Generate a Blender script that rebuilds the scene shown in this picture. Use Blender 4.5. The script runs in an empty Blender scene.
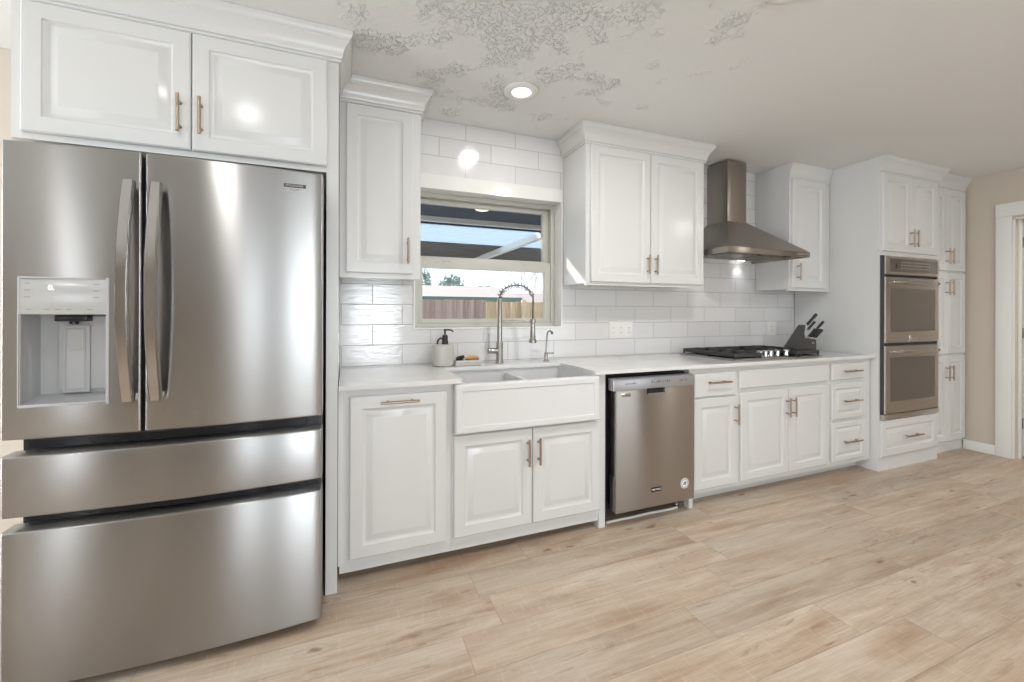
import bpy, bmesh, math, random
from mathutils import Vector, Matrix
random.seed(7)
SC = bpy.context.scene
COL = SC.collection

# ------------------------------------------------------------------ camera
F, YAW, PITCH, ROLL, CAMY, CAMZ, VO = 422.485, -.3759, .0003, .0029, -2.6908, 1.2519, 310.75
_c, _s = math.cos(YAW), math.sin(YAW)
_r = Vector((_c, _s, 0)); _f = Vector((-_s, _c, 0)) * math.cos(PITCH) + Vector((0, 0, math.sin(PITCH)))
_u = _r.cross(_f)
R2 = _r * math.cos(ROLL) + _u * math.sin(ROLL); U2 = _u * math.cos(ROLL) - _r * math.sin(ROLL)
cam = bpy.data.objects.new('camera', bpy.data.cameras.new('camera')); COL.objects.link(cam)
M = Matrix((R2, U2, -_f)).transposed().to_4x4(); M.translation = Vector((0, CAMY, CAMZ))
cam.matrix_world = M
cam.data.sensor_fit = 'HORIZONTAL'; cam.data.sensor_width = 36; cam.data.lens = F / 1024 * 36
cam.data.shift_y = (VO - 341) / 1024
cam.data.clip_start = .05; cam.data.clip_end = 200
SC.camera = cam
def at(px, py, Y):
    d = _f + R2 * ((px - 512) / F) - U2 * ((py - VO) / F)
    t = (Y - CAMY) / d.y
    return Vector((0, CAMY, CAMZ)) + d * t

# ------------------------------------------------------------------ world, sun, view
SC.view_settings.view_transform = 'Standard'; SC.view_settings.look = 'None'
SC.view_settings.gamma = 1; SC.view_settings.exposure = .27; SC.view_settings.use_curve_mapping = False
W = bpy.data.worlds.new('sky'); SC.world = W; W.use_nodes = True
nt = W.node_tree; nt.nodes.clear()
wo = nt.nodes.new('ShaderNodeOutputWorld'); bg = nt.nodes.new('ShaderNodeBackground')
tc = nt.nodes.new('ShaderNodeTexCoord'); sp = nt.nodes.new('ShaderNodeSeparateXYZ'); cr = nt.nodes.new('ShaderNodeValToRGB')
cr.color_ramp.elements[0].position = .0; cr.color_ramp.elements[0].color = (.86, .93, 1, 1)
cr.color_ramp.elements[1].position = .7; cr.color_ramp.elements[1].color = (.68, .84, 1, 1)
nt.links.new(tc.outputs['Generated'], sp.inputs[0]); nt.links.new(sp.outputs['Z'], cr.inputs[0])
nt.links.new(cr.outputs[0], bg.inputs['Color']); nt.links.new(bg.outputs[0], wo.inputs[0])
bg.inputs['Strength'].default_value = 1.7
sun = bpy.data.objects.new('sun', bpy.data.lights.new('sun', 'SUN')); COL.objects.link(sun)
sun.data.energy = 11; sun.data.angle = .008; sun.data.color = (1, .95, .87)
SUN_DIR = Vector((.45, -1, -.745)).normalized()
sun.rotation_euler = SUN_DIR.to_track_quat('-Z', 'Y').to_euler()
def area(name, loc, aim, sx, sy, power, col=(1, 1, 1), spread=math.pi):
    l = bpy.data.lights.new(name, 'AREA'); l.shape = 'RECTANGLE'; l.size = sx; l.size_y = sy; l.energy = power; l.color = col; l.spread = spread
    o = bpy.data.objects.new(name, l); COL.objects.link(o); o.location = loc
    o.rotation_euler = Vector(aim).to_track_quat('-Z', 'Z').to_euler()
    return o
# area lamps at the unseen rear and left openings, added to light the room
area('daylight_fill', (-.68, -6.02, 1.08), (0, 1, 0), .42, 2.0, 10, (.86, .94, 1))
area('daylight_fill', (.54, -6.02, 1.15), (0, 1, 0), .86, 1.5, 36, (.86, .94, 1))
area('daylight_fill', (-4.08, -6.02, 1.35), (0, 1, 0), .50, 1.3, 12, (.86, .94, 1))
area('daylight_fill', (3.75, -6.02, 1.2), (0, 1, 0), 2.0, 1.6, 14, (.86, .94, 1))
area('daylight_fill', (-4.47, -1.40, 1.35), (1, 0, 0), 1.3, 1.3, 105, (.86, .94, 1))  # added to brighten the tower side and right wall

# ------------------------------------------------------------------ materials
def mat(name, col, rough=.5, metal=0, **kw):
    m = bpy.data.materials.new(name); m.use_nodes = True
    b = m.node_tree.nodes['Principled BSDF']
    b.inputs['Base Color'].default_value = (*col, 1); b.inputs['Roughness'].default_value = rough; b.inputs['Metallic'].default_value = metal
    for k, v in kw.items(): b.inputs[k.replace('_', ' ')].default_value = v
    return m
def N(m, typ, **kw):
    n = m.node_tree.nodes.new(typ)
    for k, v in kw.items(): setattr(n, k, v)
    return n
def L(m, a, b): m.node_tree.links.new(a, b)
def bs(m): return m.node_tree.nodes['Principled BSDF']
def obj_coord(m, scale=(1, 1, 1), loc=(0, 0, 0)):
    t = N(m, 'ShaderNodeTexCoord'); p = N(m, 'ShaderNodeMapping')
    p.inputs['Scale'].default_value = scale; p.inputs['Location'].default_value = loc
    L(m, t.outputs['Object'], p.inputs['Vector']); return p.outputs[0]
def noise_bump(m, scale, sc, strength, dist=.001, detail=3):
    n = N(m, 'ShaderNodeTexNoise'); n.inputs['Scale'].default_value = sc; n.inputs['Detail'].default_value = detail
    L(m, obj_coord(m, scale), n.inputs['Vector'])
    b = N(m, 'ShaderNodeBump'); b.inputs['Strength'].default_value = strength; b.inputs['Distance'].default_value = dist
    L(m, n.outputs['Fac'], b.inputs['Height']); L(m, b.outputs[0], bs(m).inputs['Normal']); return n
def math_n(m, op, a, b=None, c=None):
    n = N(m, 'ShaderNodeMath', operation=op)
    for i, v in enumerate((a, b, c)):
        if v is None: continue
        if isinstance(v, (int, float)): n.inputs[i].default_value = v
        else: L(m, v, n.inputs[i])
    return n.outputs[0]
def mixc(m, fac, a, b, blend='MIX'):
    n = N(m, 'ShaderNodeMix', data_type='RGBA', blend_type=blend)
    if isinstance(fac, (int, float)): n.inputs[0].default_value = fac
    else: L(m, fac, n.inputs[0])
    for i, v in ((6, a), (7, b)):
        if isinstance(v, tuple): n.inputs[i].default_value = (*v, 1)
        else: L(m, v, n.inputs[i])
    return n.outputs[2]
def ramp(m, fac, stops, interp='LINEAR'):
    r = N(m, 'ShaderNodeValToRGB'); e = r.color_ramp.elements; r.color_ramp.interpolation = interp
    while len(e) < len(stops): e.new(.5)
    for i, (p, c) in enumerate(stops):
        e[i].position = p; e[i].color = (*c, 1) if isinstance(c, tuple) else (c, c, c, 1)
    L(m, fac, r.inputs[0]); return r.outputs[0]

def steel(name, col, rough, aniso=.985, brush='h', amt=.015):
    m = mat(name, col, rough, 1)
    b = bs(m); b.inputs['Anisotropic'].default_value = aniso
    t = N(m, 'ShaderNodeCombineXYZ'); t.inputs[2].default_value = 1; L(m, t.outputs[0], b.inputs['Tangent'])
    b.inputs['Anisotropic Rotation'].default_value = 0 if brush == 'h' else .25
    n = N(m, 'ShaderNodeTexNoise'); n.inputs['Scale'].default_value = 1; n.inputs['Detail'].default_value = 3
    L(m, obj_coord(m, (1.5, 1.5, 420) if brush == 'h' else (300, 300, 1.5)), n.inputs['Vector'])
    mr = N(m, 'ShaderNodeMapRange'); mr.inputs[3].default_value = rough - amt * .5; mr.inputs[4].default_value = rough + amt * .5
    L(m, n.outputs['Fac'], mr.inputs[0]); L(m, mr.outputs[0], b.inputs['Roughness'])
    return m

WHITE = mat('white_cabinet_paint', (.70, .70, .69), .2); noise_bump(WHITE, (1, 1, 1), 14, .06, .002)
TRIMW = mat('white_trim_paint', (.80, .785, .755), .4)
TRIMG = mat('glossy_white_trim', (.80, .79, .765), .12); noise_bump(TRIMG, (1, 1, 1), 10, .03, .001)
QUARTZ = mat('white_quartz', (.84, .83, .81), .10)
_n = N(QUARTZ, 'ShaderNodeTexNoise'); _n.inputs['Scale'].default_value = 3; _n.inputs['Detail'].default_value = 6; L(QUARTZ, obj_coord(QUARTZ), _n.inputs['Vector'])
L(QUARTZ, ramp(QUARTZ, _n.outputs['Fac'], [(.35, (.72, .715, .70)), (.6, (.79, .785, .77))]), bs(QUARTZ).inputs['Base Color'])
FIRECLAY = mat('white_fireclay', (.74, .74, .74), .12)
STEEL = steel('brushed_stainless', (.40, .395, .39), .30)
STEEL_DK = steel('brushed_stainless_warm', (.42, .39, .365), .29)
STEEL_HOOD = steel('hood_stainless', (.36, .325, .295), .30)
NICKEL = mat('brushed_nickel', (.40, .38, .35), .26, 1); noise_bump(NICKEL, (1, 1, 1), 200, .03, .0005)
CHROME = mat('polished_steel', (.75, .74, .72), .12, 1); noise_bump(CHROME, (1, 1, 1), 60, .02, .0005)
PULL = mat('champagne_bronze', (.42, .325, .255), .33, 1); noise_bump(PULL, (1, 1, 1), 150, .05, .0005)
STEEL_OVEN = steel('oven_stainless', (.66, .62, .585), .36)
HANDLE = steel('polished_handle_steel', (.52, .51, .50), .17, .4)
BLACK = mat('black_plastic', (.012, .012, .013), .35); noise_bump(BLACK, (1, 1, 1), 90, .05, .0005)
BLACKG = mat('glossy_black_plastic', (.015, .015, .017), .12); noise_bump(BLACKG, (1, 1, 1), 30, .02, .0005)
DARKG = mat('dark_grey_case', (.05, .05, .055), .5); noise_bump(DARKG, (1, 1, 1), 120, .1, .0005)
IRON = mat('cast_iron', (.032, .030, .029), .5); noise_bump(IRON, (1, 1, 1), 160, .25, .001)
OVENGL = mat('dark_oven_glass', (.13, .11, .095), .10); noise_bump(OVENGL, (1, 1, 1), 4, .02, .001)
GREYPL = mat('silver_grey_plastic', (.46, .46, .465), .35); noise_bump(GREYPL, (1, 1, 1), 120, .03, .0005)
LGREY = mat('light_grey_panel', (.47, .465, .455), .16); noise_bump(LGREY, (1, 1, 1), 20, .02, .0005)
DWPANEL = mat('grey_control_strip', (.40, .395, .41), .3, .6); noise_bump(DWPANEL, (1, 1, 1), 80, .03, .0005)
MARK = mat('printed_marks', (.16, .16, .17), .5); noise_bump(MARK, (1, 1, 1), 50, .02, .0005)
WMARK = mat('white_print', (.85, .85, .85), .5); noise_bump(WMARK, (1, 1, 1), 50, .02, .0005)
OUTLET = mat('white_outlet_plastic', (.80, .785, .75), .35); noise_bump(OUTLET, (1, 1, 1), 60, .02, .0005)
VINYL = mat('almond_window_vinyl', (.54, .53, .475), .4); noise_bump(VINYL, (1, 1, 1), 60, .03, .0005)
SPECK = mat('speckled_stoneware', (.52, .50, .46), .3)
_n = N(SPECK, 'ShaderNodeTexNoise'); _n.inputs['Scale'].default_value = 260; L(SPECK, obj_coord(SPECK), _n.inputs['Vector'])
L(SPECK, ramp(SPECK, _n.outputs['Fac'], [(.3, (.36, .35, .32)), (.5, (.55, .53, .49))]), bs(SPECK).inputs['Base Color'])
BLOCKW = mat('black_stained_wood', (.05, .044, .038), .45); noise_bump(BLOCKW, (60, 60, 4), 2, .3, .001)
KHAND = mat('knife_handle_black', (.02, .02, .02), .4); noise_bump(KHAND, (1, 1, 1), 90, .05, .0005)
BAMBOO = mat('orange_wood', (.56, .27, .10), .5); noise_bump(BAMBOO, (10, 90, 90), 2, .2, .0005)
BRISTLE = mat('black_bristle', (.01, .01, .01), .7); noise_bump(BRISTLE, (1, 1, 1), 500, .6, .002)
GLOW = mat('lit_lens', (1, 1, 1), .5); bs(GLOW).inputs['Emission Color'].default_value = (1, .96, .9, 1); bs(GLOW).inputs['Emission Strength'].default_value = 4
DISPLAY = mat('lit_digit', (1, 1, 1), .5); bs(DISPLAY).inputs['Emission Color'].default_value = (.95, .97, 1, 1); bs(DISPLAY).inputs['Emission Strength'].default_value = 1.2
for _m in (GLOW, DISPLAY, FIRECLAY, TRIMW): noise_bump(_m, (1, 1, 1), 25, .02, .0005)

def paint(name, col, sc=60, st=.15):
    m = mat(name, col, .75); noise_bump(m, (1, 1, 1), sc, st, .002, 4); return m
BEIGE = paint('beige_wall_paint', (.58, .51, .43))
H = 2.4707
CEIL = mat('textured_ceiling', (.79, .795, .785), .7)
def _ceil():
    m = CEIL
    co = obj_coord(m)
    a = N(m, 'ShaderNodeTexNoise'); a.inputs['Scale'].default_value = 40; a.inputs['Detail'].default_value = 5; a.inputs['Roughness'].default_value = .62; a.inputs['Distortion'].default_value = .7
    b = N(m, 'ShaderNodeTexNoise'); b.inputs['Scale'].default_value = 5.5; b.inputs['Detail'].default_value = 4
    L(m, co, a.inputs['Vector']); L(m, co, b.inputs['Vector'])
    plate = ramp(m, a.outputs['Fac'], [(.49, 0.), (.54, 1.)])
    vd = N(m, 'ShaderNodeVectorMath', operation='DISTANCE'); L(m, co, vd.inputs[0]); vd.inputs[1].default_value = (.66, -1.0, H)
    zone = ramp(m, math_n(m, 'SUBTRACT', b.outputs['Fac'], math_n(m, 'MULTIPLY', vd.outputs['Value'], .26)), [(.36, .03), (.46, 1.)])
    h = math_n(m, 'MULTIPLY', plate, zone)
    bp = N(m, 'ShaderNodeBump'); bp.inputs['Strength'].default_value = 1; bp.inputs['Distance'].default_value = .0045
    L(m, h, bp.inputs['Height']); L(m, bp.outputs[0], bs(m).inputs['Normal'])
_ceil()

def tile_mat(name, ox, oz):
    m = mat(name, (.8, .8, .79), .08, 0, IOR=1.65)
    t = N(m, 'ShaderNodeTexCoord'); s = N(m, 'ShaderNodeSeparateXYZ'); c = N(m, 'ShaderNodeCombineXYZ')
    L(m, t.outputs['Object'], s.inputs[0])
    L(m, math_n(m, 'SUBTRACT', s.outputs['X'], ox - 3.51), c.inputs[0]); L(m, math_n(m, 'SUBTRACT', s.outputs['Z'], oz), c.inputs[1])
    br = N(m, 'ShaderNodeTexBrick'); br.offset = .5; br.squash = 1
    for k, v in (('Scale', 1), ('Mortar Size', .0022), ('Mortar Smooth', .25), ('Bias', 0), ('Brick Width', .351), ('Row Height', .1235)): br.inputs[k].default_value = v
    br.inputs['Color1'].default_value = (.70, .69, .685, 1); br.inputs['Color2'].default_value = (.745, .74, .735, 1); br.inputs['Mortar'].default_value = (.42, .41, .39, 1)
    L(m, c.outputs[0], br.inputs['Vector']); L(m, br.outputs['Color'], bs(m).inputs['Base Color'])
    rr = N(m, 'ShaderNodeMapRange'); rr.inputs[3].default_value = .07; rr.inputs[4].default_value = .7
    L(m, br.outputs['Fac'], rr.inputs[0]); L(m, rr.outputs[0], bs(m).inputs['Roughness'])
    n = N(m, 'ShaderNodeTexNoise'); n.inputs['Scale'].default_value = 1; n.inputs['Detail'].default_value = 3; n.inputs['Distortion'].default_value = .6
    mp = N(m, 'ShaderNodeMapping'); mp.inputs['Scale'].default_value = (13, 62, 1); L(m, c.outputs[0], mp.inputs['Vector']); L(m, mp.outputs[0], n.inputs['Vector'])
    h = math_n(m, 'SUBTRACT', math_n(m, 'MULTIPLY', n.outputs['Fac'], .9), br.outputs['Fac'])
    bp = N(m, 'ShaderNodeBump'); bp.inputs['Strength'].default_value = .6; bp.inputs['Distance'].default_value = .0021
    L(m, h, bp.inputs['Height']); L(m, bp.outputs[0], bs(m).inputs['Normal'])
    return m
TILE = tile_mat('white_subway_tile', .154, .9185)
TILE_UP = tile_mat('white_subway_tile_over_window', .206, 2.119)

def floor_mat():
    m = mat('light_oak_vinyl_plank', (.6, .45, .3), .42)
    t = N(m, 'ShaderNodeTexCoord'); s = N(m, 'ShaderNodeSeparateXYZ'); L(m, t.outputs['Object'], s.inputs[0])
    X, Y = s.outputs['X'], s.outputs['Y']; PW, PL = .185, 1.22
    row = math_n(m, 'FLOOR', math_n(m, 'DIVIDE', Y, PW))
    w1 = N(m, 'ShaderNodeTexWhiteNoise', noise_dimensions='1D'); L(m, row, w1.inputs['W'])
    xo = math_n(m, 'DIVIDE', math_n(m, 'ADD', X, math_n(m, 'MULTIPLY', w1.outputs['Value'], PL)), PL)
    colid = math_n(m, 'FLOOR', xo)
    cv = N(m, 'ShaderNodeCombineXYZ'); L(m, row, cv.inputs[0]); L(m, colid, cv.inputs[1])
    w2 = N(m, 'ShaderNodeTexWhiteNoise', noise_dimensions='2D'); L(m, cv.outputs[0], w2.inputs['Vector']); ID = w2.outputs['Value']
    def vec(sx, sy, off):
        c = N(m, 'ShaderNodeCombineXYZ')
        L(m, math_n(m, 'MULTIPLY', X, sx), c.inputs[0]); L(m, math_n(m, 'MULTIPLY', Y, sy), c.inputs[1]); L(m, math_n(m, 'MULTIPLY', ID, off), c.inputs[2]); return c.outputs[0]
    def noise(v, sc, det, ro, dis):
        n = N(m, 'ShaderNodeTexNoise'); L(m, v, n.inputs['Vector'])
        for k, q in (('Scale', sc), ('Detail', det), ('Roughness', ro), ('Distortion', dis)): n.inputs[k].default_value = q
        return n.outputs['Fac']
    g1 = noise(vec(1.5, 17, 37), 1, 7, .64, .5)
    g2 = noise(vec(8, 190, 11), 1, 3, .6, 0)
    g3 = noise(vec(1.3, 5.5, 53), 1, 4, .55, .7)
    g4 = noise(vec(1.0, 3.2, 29), 1, 3, .5, .4)
    saw = noise(vec(80, 13, 17), 1, 2, .5, .3)
    base = ramp(m, g1, [(.30, (.40, .285, .195)), (.47, (.53, .41, .305)), (.58, (.60, .485, .375)), (.74, (.68, .57, .46))])
    c1 = mixc(m, math_n(m, 'MULTIPLY', ramp(m, g3, [(.45, 0.), (.66, 1.)]), .68), base, (.42, .275, .175))
    c1b = mixc(m, math_n(m, 'MULTIPLY', ramp(m, g4, [(.45, 0.), (.68, 1.)]), .50), c1, (.66, .575, .49))
    c2 = mixc(m, math_n(m, 'MULTIPLY', ramp(m, saw, [(.58, 0.), (.70, 1.)]), .20), c1b, (.74, .66, .56))
    fib = ramp(m, g2, [(.3, .86), (.7, 1.06)])
    c3 = mixc(m, 1.0, c2, fib, 'MULTIPLY')
    c4 = mixc(m, 1.0, c3, ramp(m, ID, [(0., .80), (1., 1.0)]), 'MULTIPLY')
    vo = N(m, 'ShaderNodeTexVoronoi'); vo.inputs['Scale'].default_value = 1
    nv = N(m, 'ShaderNodeTexNoise'); nv.inputs['Scale'].default_value = 7; nv.inputs['Detail'].default_value = 4; L(m, t.outputs['Object'], nv.inputs['Vector'])
    va = N(m, 'ShaderNodeVectorMath', operation='MULTIPLY_ADD'); L(m, nv.outputs['Color'], va.inputs[0]); va.inputs[1].default_value = (.5, .5, 0); L(m, vec(2.7, 7.0, 0), va.inputs[2])
    L(m, va.outputs[0], vo.inputs['Vector'])
    D = vo.outputs['Distance']
    swirl = math_n(m, 'MULTIPLY', math_n(m, 'PINGPONG', math_n(m, 'MULTIPLY', D, 15), 1), ramp(m, D, [(.06, .55), (.30, 0.)]))
    c5a = mixc(m, swirl, c4, (.33, .215, .14))
    fl = noise(vec(5.5, 30, 43), 1, 4, .6, .8)
    fz = noise(vec(1.2, 4, 91), 1, 2, .5, .3)
    c5a = mixc(m, math_n(m, 'MULTIPLY', ramp(m, fl, [(.57, 0.), (.70, 1.)]), ramp(m, fz, [(.45, 0.), (.60, .75)])), c5a, (.27, .17, .105))
    c5 = mixc(m, ramp(m, D, [(.02, .8), (.11, 0.)], 'EASE'), c5a, (.17, .10, .065))
    fy = math_n(m, 'FRACT', math_n(m, 'DIVIDE', Y, PW)); fx = math_n(m, 'FRACT', xo)
    ey = math_n(m, 'MINIMUM', fy, math_n(m, 'SUBTRACT', 1, fy)); ex = math_n(m, 'MINIMUM', fx, math_n(m, 'SUBTRACT', 1, fx))
    seam = math_n(m, 'MAXIMUM', math_n(m, 'LESS_THAN', ey, .007), math_n(m, 'LESS_THAN', ex, .0012))
    c6 = mixc(m, math_n(m, 'MULTIPLY', seam, .40), c5, (.16, .10, .06))
    L(m, c6, bs(m).inputs['Base Color'])
    bp = N(m, 'ShaderNodeBump'); bp.inputs['Strength'].default_value = .18; bp.inputs['Distance'].default_value = .002
    L(m, math_n(m, 'SUBTRACT', g2, seam), bp.inputs['Height']); L(m, bp.outputs[0], bs(m).inputs['Normal'])
    return m
FLOOR = floor_mat()

def glass_mat(name, tint, ior=1.12):
    m = bpy.data.materials.new(name); m.use_nodes = True; nt = m.node_tree; nt.nodes.clear()
    o = nt.nodes.new('ShaderNodeOutputMaterial'); t = nt.nodes.new('ShaderNodeBsdfTransparent'); g = nt.nodes.new('ShaderNodeBsdfGlossy'); x = nt.nodes.new('ShaderNodeMixShader'); fr = nt.nodes.new('ShaderNodeFresnel')
    fr.inputs['IOR'].default_value = ior; t.inputs['Color'].default_value = (*tint, 1); g.inputs['Roughness'].default_value = .01
    nt.links.new(fr.outputs[0], x.inputs[0]); nt.links.new(t.outputs[0], x.inputs[1]); nt.links.new(g.outputs[0], x.inputs[2]); nt.links.new(x.outputs[0], o.inputs[0])
    return m
GLASS = glass_mat('clear_window_glass', (.97, .985, .98))

# ------------------------------------------------------------------ mesh helper
class MB:
    def __init__(s): s.bm = bmesh.new()
    def box(s, x0, x1, y0, y1, z0, z1, bev=0, seg=2):
        r = bmesh.ops.create_cube(s.bm, size=1)
        vs = r['verts']
        for v in vs:
            v.co = Vector((x0 if v.co.x < 0 else x1, y0 if v.co.y < 0 else y1, z0 if v.co.z < 0 else z1))
        if bev:
            es = list({e for v in vs for e in v.link_edges})
            bmesh.ops.bevel(s.bm, geom=es, offset=bev, segments=seg, affect='EDGES', profile=.6)
        return s
    def rings(s, rings, closed=True, cap0=True, cap1=True):
        rv = [[s.bm.verts.new(p) for p in r] for r in rings]; n = len(rv[0])
        for a, b in zip(rv, rv[1:]):
            for i in range(n if closed else n - 1):
                j = (i + 1) % n
                try: s.bm.faces.new((a[i], a[j], b[j], b[i]))
                except ValueError: pass
        if cap0 and closed: s.bm.faces.new(rv[0][::-1])
        if cap1 and closed: s.bm.faces.new(rv[-1])
        return s
    def cyl(s, p0, p1, r0, r1=None, n=20):
        return s.tube([p0, p1], [r0, r0 if r1 is None else r1], n)
    def tube(s, pts, rad, n=12):
        pts = [Vector(p) for p in pts]
        if isinstance(rad, (int, float)): rad = [rad] * len(pts)
        t0 = (pts[1] - pts[0]).normalized()
        a = Vector((0, 0, 1)) if abs(t0.z) < .9 else Vector((1, 0, 0))
        nrm = t0.cross(a).normalized(); out = []
        for i, p in enumerate(pts):
            t = (pts[min(i + 1, len(pts) - 1)] - pts[max(i - 1, 0)]).normalized()
            nrm = (nrm - t * nrm.dot(t)).normalized(); b = t.cross(nrm)
            out.append([p + (nrm * math.cos(2 * math.pi * k / n) + b * math.sin(2 * math.pi * k / n)) * rad[i] for k in range(n)])
        return s.rings(out)
    def lathe(s, prof, c, n=24, sx=1, sy=1):
        return s.rings([[(c[0] + r * sx * math.cos(2 * math.pi * k / n), c[1] + r * sy * math.sin(2 * math.pi * k / n), c[2] + z) for k in range(n)] for r, z in prof])
    def prism(s, poly, a, b):   # poly: list of 3D points, extruded by vector b-a
        a = Vector(a); b = Vector(b)
        return s.rings([[Vector(p) + a for p in poly], [Vector(p) + b for p in poly]])
    def panel(s, x0, x1, z0, z1, yf, th, prof):   # rectangle facing -y, profile of (inset, depth)
        def rect(i, y): return [(x0 + i, y, z0 + i), (x1 - i, y, z0 + i), (x1 - i, y, z1 - i), (x0 + i, y, z1 - i)]
        return s.rings([rect(0, yf + th)] + [rect(i, yf + d) for i, d in prof])
    def build(s, name, material, parent=None, smooth=35, loc=None):
        bm = s.bm; bmesh.ops.recalc_face_normals(bm, faces=bm.faces)
        org = Vector(parent['_o']) if parent is not None else Vector(loc or (0, 0, 0))
        for v in bm.verts: v.co -= org
        me = bpy.data.meshes.new(name); bm.to_mesh(me); bm.free()
        o = bpy.data.objects.new(name, me); COL.objects.link(o); me.materials.append(material)
        if smooth:
            for p in me.polygons: p.use_smooth = True
            me.set_sharp_from_angle(angle=math.radians(smooth))
        o['_o'] = tuple(org)
        if parent is not None: o.parent = parent
        else: o.location = org
        return o
def tag(o, label, cat, group=None):
    o['label'] = label; o['category'] = cat
    if group: o['group'] = group
    return o
def thing(name, label, cat, loc, group=None):
    o = bpy.data.objects.new(name, None); COL.objects.link(o); o.location = loc; o.empty_display_size = .1; o['_o'] = tuple(loc)
    return tag(o, label, cat, group)
def struct(o): o['kind'] = 'structure'; return o
def text_mesh(name, txt, size, origin, material, parent, stretch=1.0):
    cu = bpy.data.curves.new(name, 'FONT'); cu.body = txt; cu.size = size; cu.extrude = .0004; cu.align_x = 'CENTER'; cu.align_y = 'CENTER'
    tmp = bpy.data.objects.new(name + '_tmp', cu); COL.objects.link(tmp); bpy.context.view_layer.update()
    me = bpy.data.meshes.new_from_object(tmp.evaluated_get(bpy.context.evaluated_depsgraph_get()))
    bpy.data.objects.remove(tmp); bpy.data.curves.remove(cu)
    org = Vector(parent['_o'])
    for v in me.vertices: v.co = Vector((origin[0] + v.co.x * stretch, origin[1] - v.co.z, origin[2] + v.co.y)) - org
    me.materials.clear(); me.materials.append(material)
    o = bpy.data.objects.new(name, me); COL.objects.link(o); o.parent = parent; o['_o'] = tuple(org); return o

RAISED = [(0, .005), (.005, 0), (.056, 0), (.0585, .0045), (.064, .008), (.069, .0095), (.073, .0095), (.078, .0075), (.098, .0012), (.100, .0002), (.104, 0)]
RAISED_S = [(0, .005), (.005, 0), (.036, 0), (.0385, .0045), (.043, .008), (.047, .009), (.050, .009), (.054, .007), (.068, .0012), (.070, .0002), (.073, 0)]
SLAB = [(0, .006), (.003, .002), (.006, 0), (.010, 0)]
DT = .02
def raised(name, x0, x1, z0, z1, yface, parent, prof=RAISED):
    return MB().panel(x0, x1, z0, z1, yface - DT, DT - .0005, prof).build(name, WHITE, parent, 25)
def pull(parent, x, z, yface, length, vertical=True):
    yb = yface - DT; yh = yb - .032; m = MB()
    d = Vector((0, 0, 1)) if vertical else Vector((1, 0, 0)); c = Vector((x, yh, z))
    m.tube([c - d * length / 2, c - d * (length / 2 - .001), c + d * (length / 2 - .001), c + d * length / 2], [.0052, .0062, .0062, .0052], 14)
    for k in (-1, 1):
        q = c + d * length * .32 * k; m.tube([q, Vector((q.x, yb - .002, q.z)), Vector((q.x, yb - .0005, q.z))], [.0048, .0048, .0065], 10)
    return m.build('handle', PULL, parent)
CROWN_P = [(0, 2.346), (.008, 2.346), (.011, 2.350), (.011, 2.358), (.007, 2.361), (.014, 2.364), (.017, 2.371), (.017, 2.376), (.020, 2.392), (.028, 2.410), (.040, 2.425), (.044, 2.429), (.044, 2.434), (.050, 2.438), (.056, 2.447), (.058, 2.456), (.058, 2.4695), (0, 2.4695)]
def crown(path, parent, k=1.0):
    P = [Vector(p) for p in path]; rings = []
    for i, p in enumerate(P):   # outward is to the right of travel along the path
        def nrm(a, b): t = (b - a).normalized(); return Vector((t.y, -t.x))
        if i == 0: n = nrm(P[0], P[1])
        elif i == len(P) - 1: n = nrm(P[-2], P[-1])
        else:
            a, b = nrm(P[i - 1], P[i]), nrm(P[i], P[i + 1]); n = (a + b) / (1 + a.dot(b))
        rings.append([(p.x + n.x * o * k, p.y + n.y * o * k, z) for o, z in CROWN_P])
    return MB().rings(rings).build('crown_moulding', WHITE, parent, 30)

# ------------------------------------------------------------------ room shell
XL, XR, YR = -4.5, 5.304, -6.05
struct(MB().box(XL - .15, XR + 2.0, YR - .15, .25, -.12, 0).build('floor', FLOOR, smooth=0))
struct(MB().box(XL - .15, XR + 2.0, YR - .15, .26, H, H + .15).build('ceiling', CEIL, smooth=0))
WX0, WX1, WZ0, WZ1 = .407, 1.440, 1.143, 2.030      # kitchen window opening
wb = MB()
for a in ((XL, WX0 - .0115, 0, H), (WX1 + .0115, XR, 0, H), (WX0 - .0115, WX1 + .0115, 0, WZ0 - .0105), (WX0 - .0115, WX1 + .0115, WZ1 + .006, H)): wb.box(a[0], a[1], .012, .24, a[2], a[3] - .001)
struct(wb.build('wall_back', BEIGE, smooth=0))
tl = MB()
for a in ((-.0275, WX0 - .012, .888, H), (WX1 + .012, 3.884, .888, H), (WX0 - .012, WX1 + .012, .888, WZ0 - .010)): tl.box(a[0], a[1], .0, .0115, a[2], a[3] - .0015)
struct(tl.build('wall_back_tile', TILE, smooth=0))
struct(MB().box(WX0 - .012, WX1 + .012, .0, .0115, 2.121, H - .0015).build('wall_back_tile_over_window', TILE_UP, smooth=0))
ww = MB()
for y0, y1 in ((YR, -1.95), (-.919, .012)): ww.box(XR, XR + .12, y0, y1, 0, H - .001)
ww.box(XR, XR + .12, -1.95, -.919, 2.06, H - .001)
struct(ww.build('wall_right', BEIGE, smooth=0))
wl = MB()
for a in ((YR, -2.10, 0, H), (-.70, .012, 0, H), (-2.10, -.70, 0, .68), (-2.10, -.70, 2.02, H)): wl.box(XL - .12, XL, a[0], a[1], a[2], a[3] - .001)
struct(wl.build('wall_left', BEIGE, smooth=0))
wr = MB(); cur = XL
for x0, x1, z0, z1 in ((-4.38, -3.78, .68, 2.02), (-3.5, -2.72, 0, 2.38), (-2.25, -1.28, 0, 2.38), (-.98, 1.02, .04, 2.12), (2.7, 4.8, .38, 2.02)):
    wr.box(cur, x0, YR - .12, YR, 0, H - .001); (wr.box(x0, x1, YR - .12, YR, 0, z0) if z0 > 0 else None); wr.box(x0, x1, YR - .12, YR, z1, H - .001); cur = x1
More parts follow.
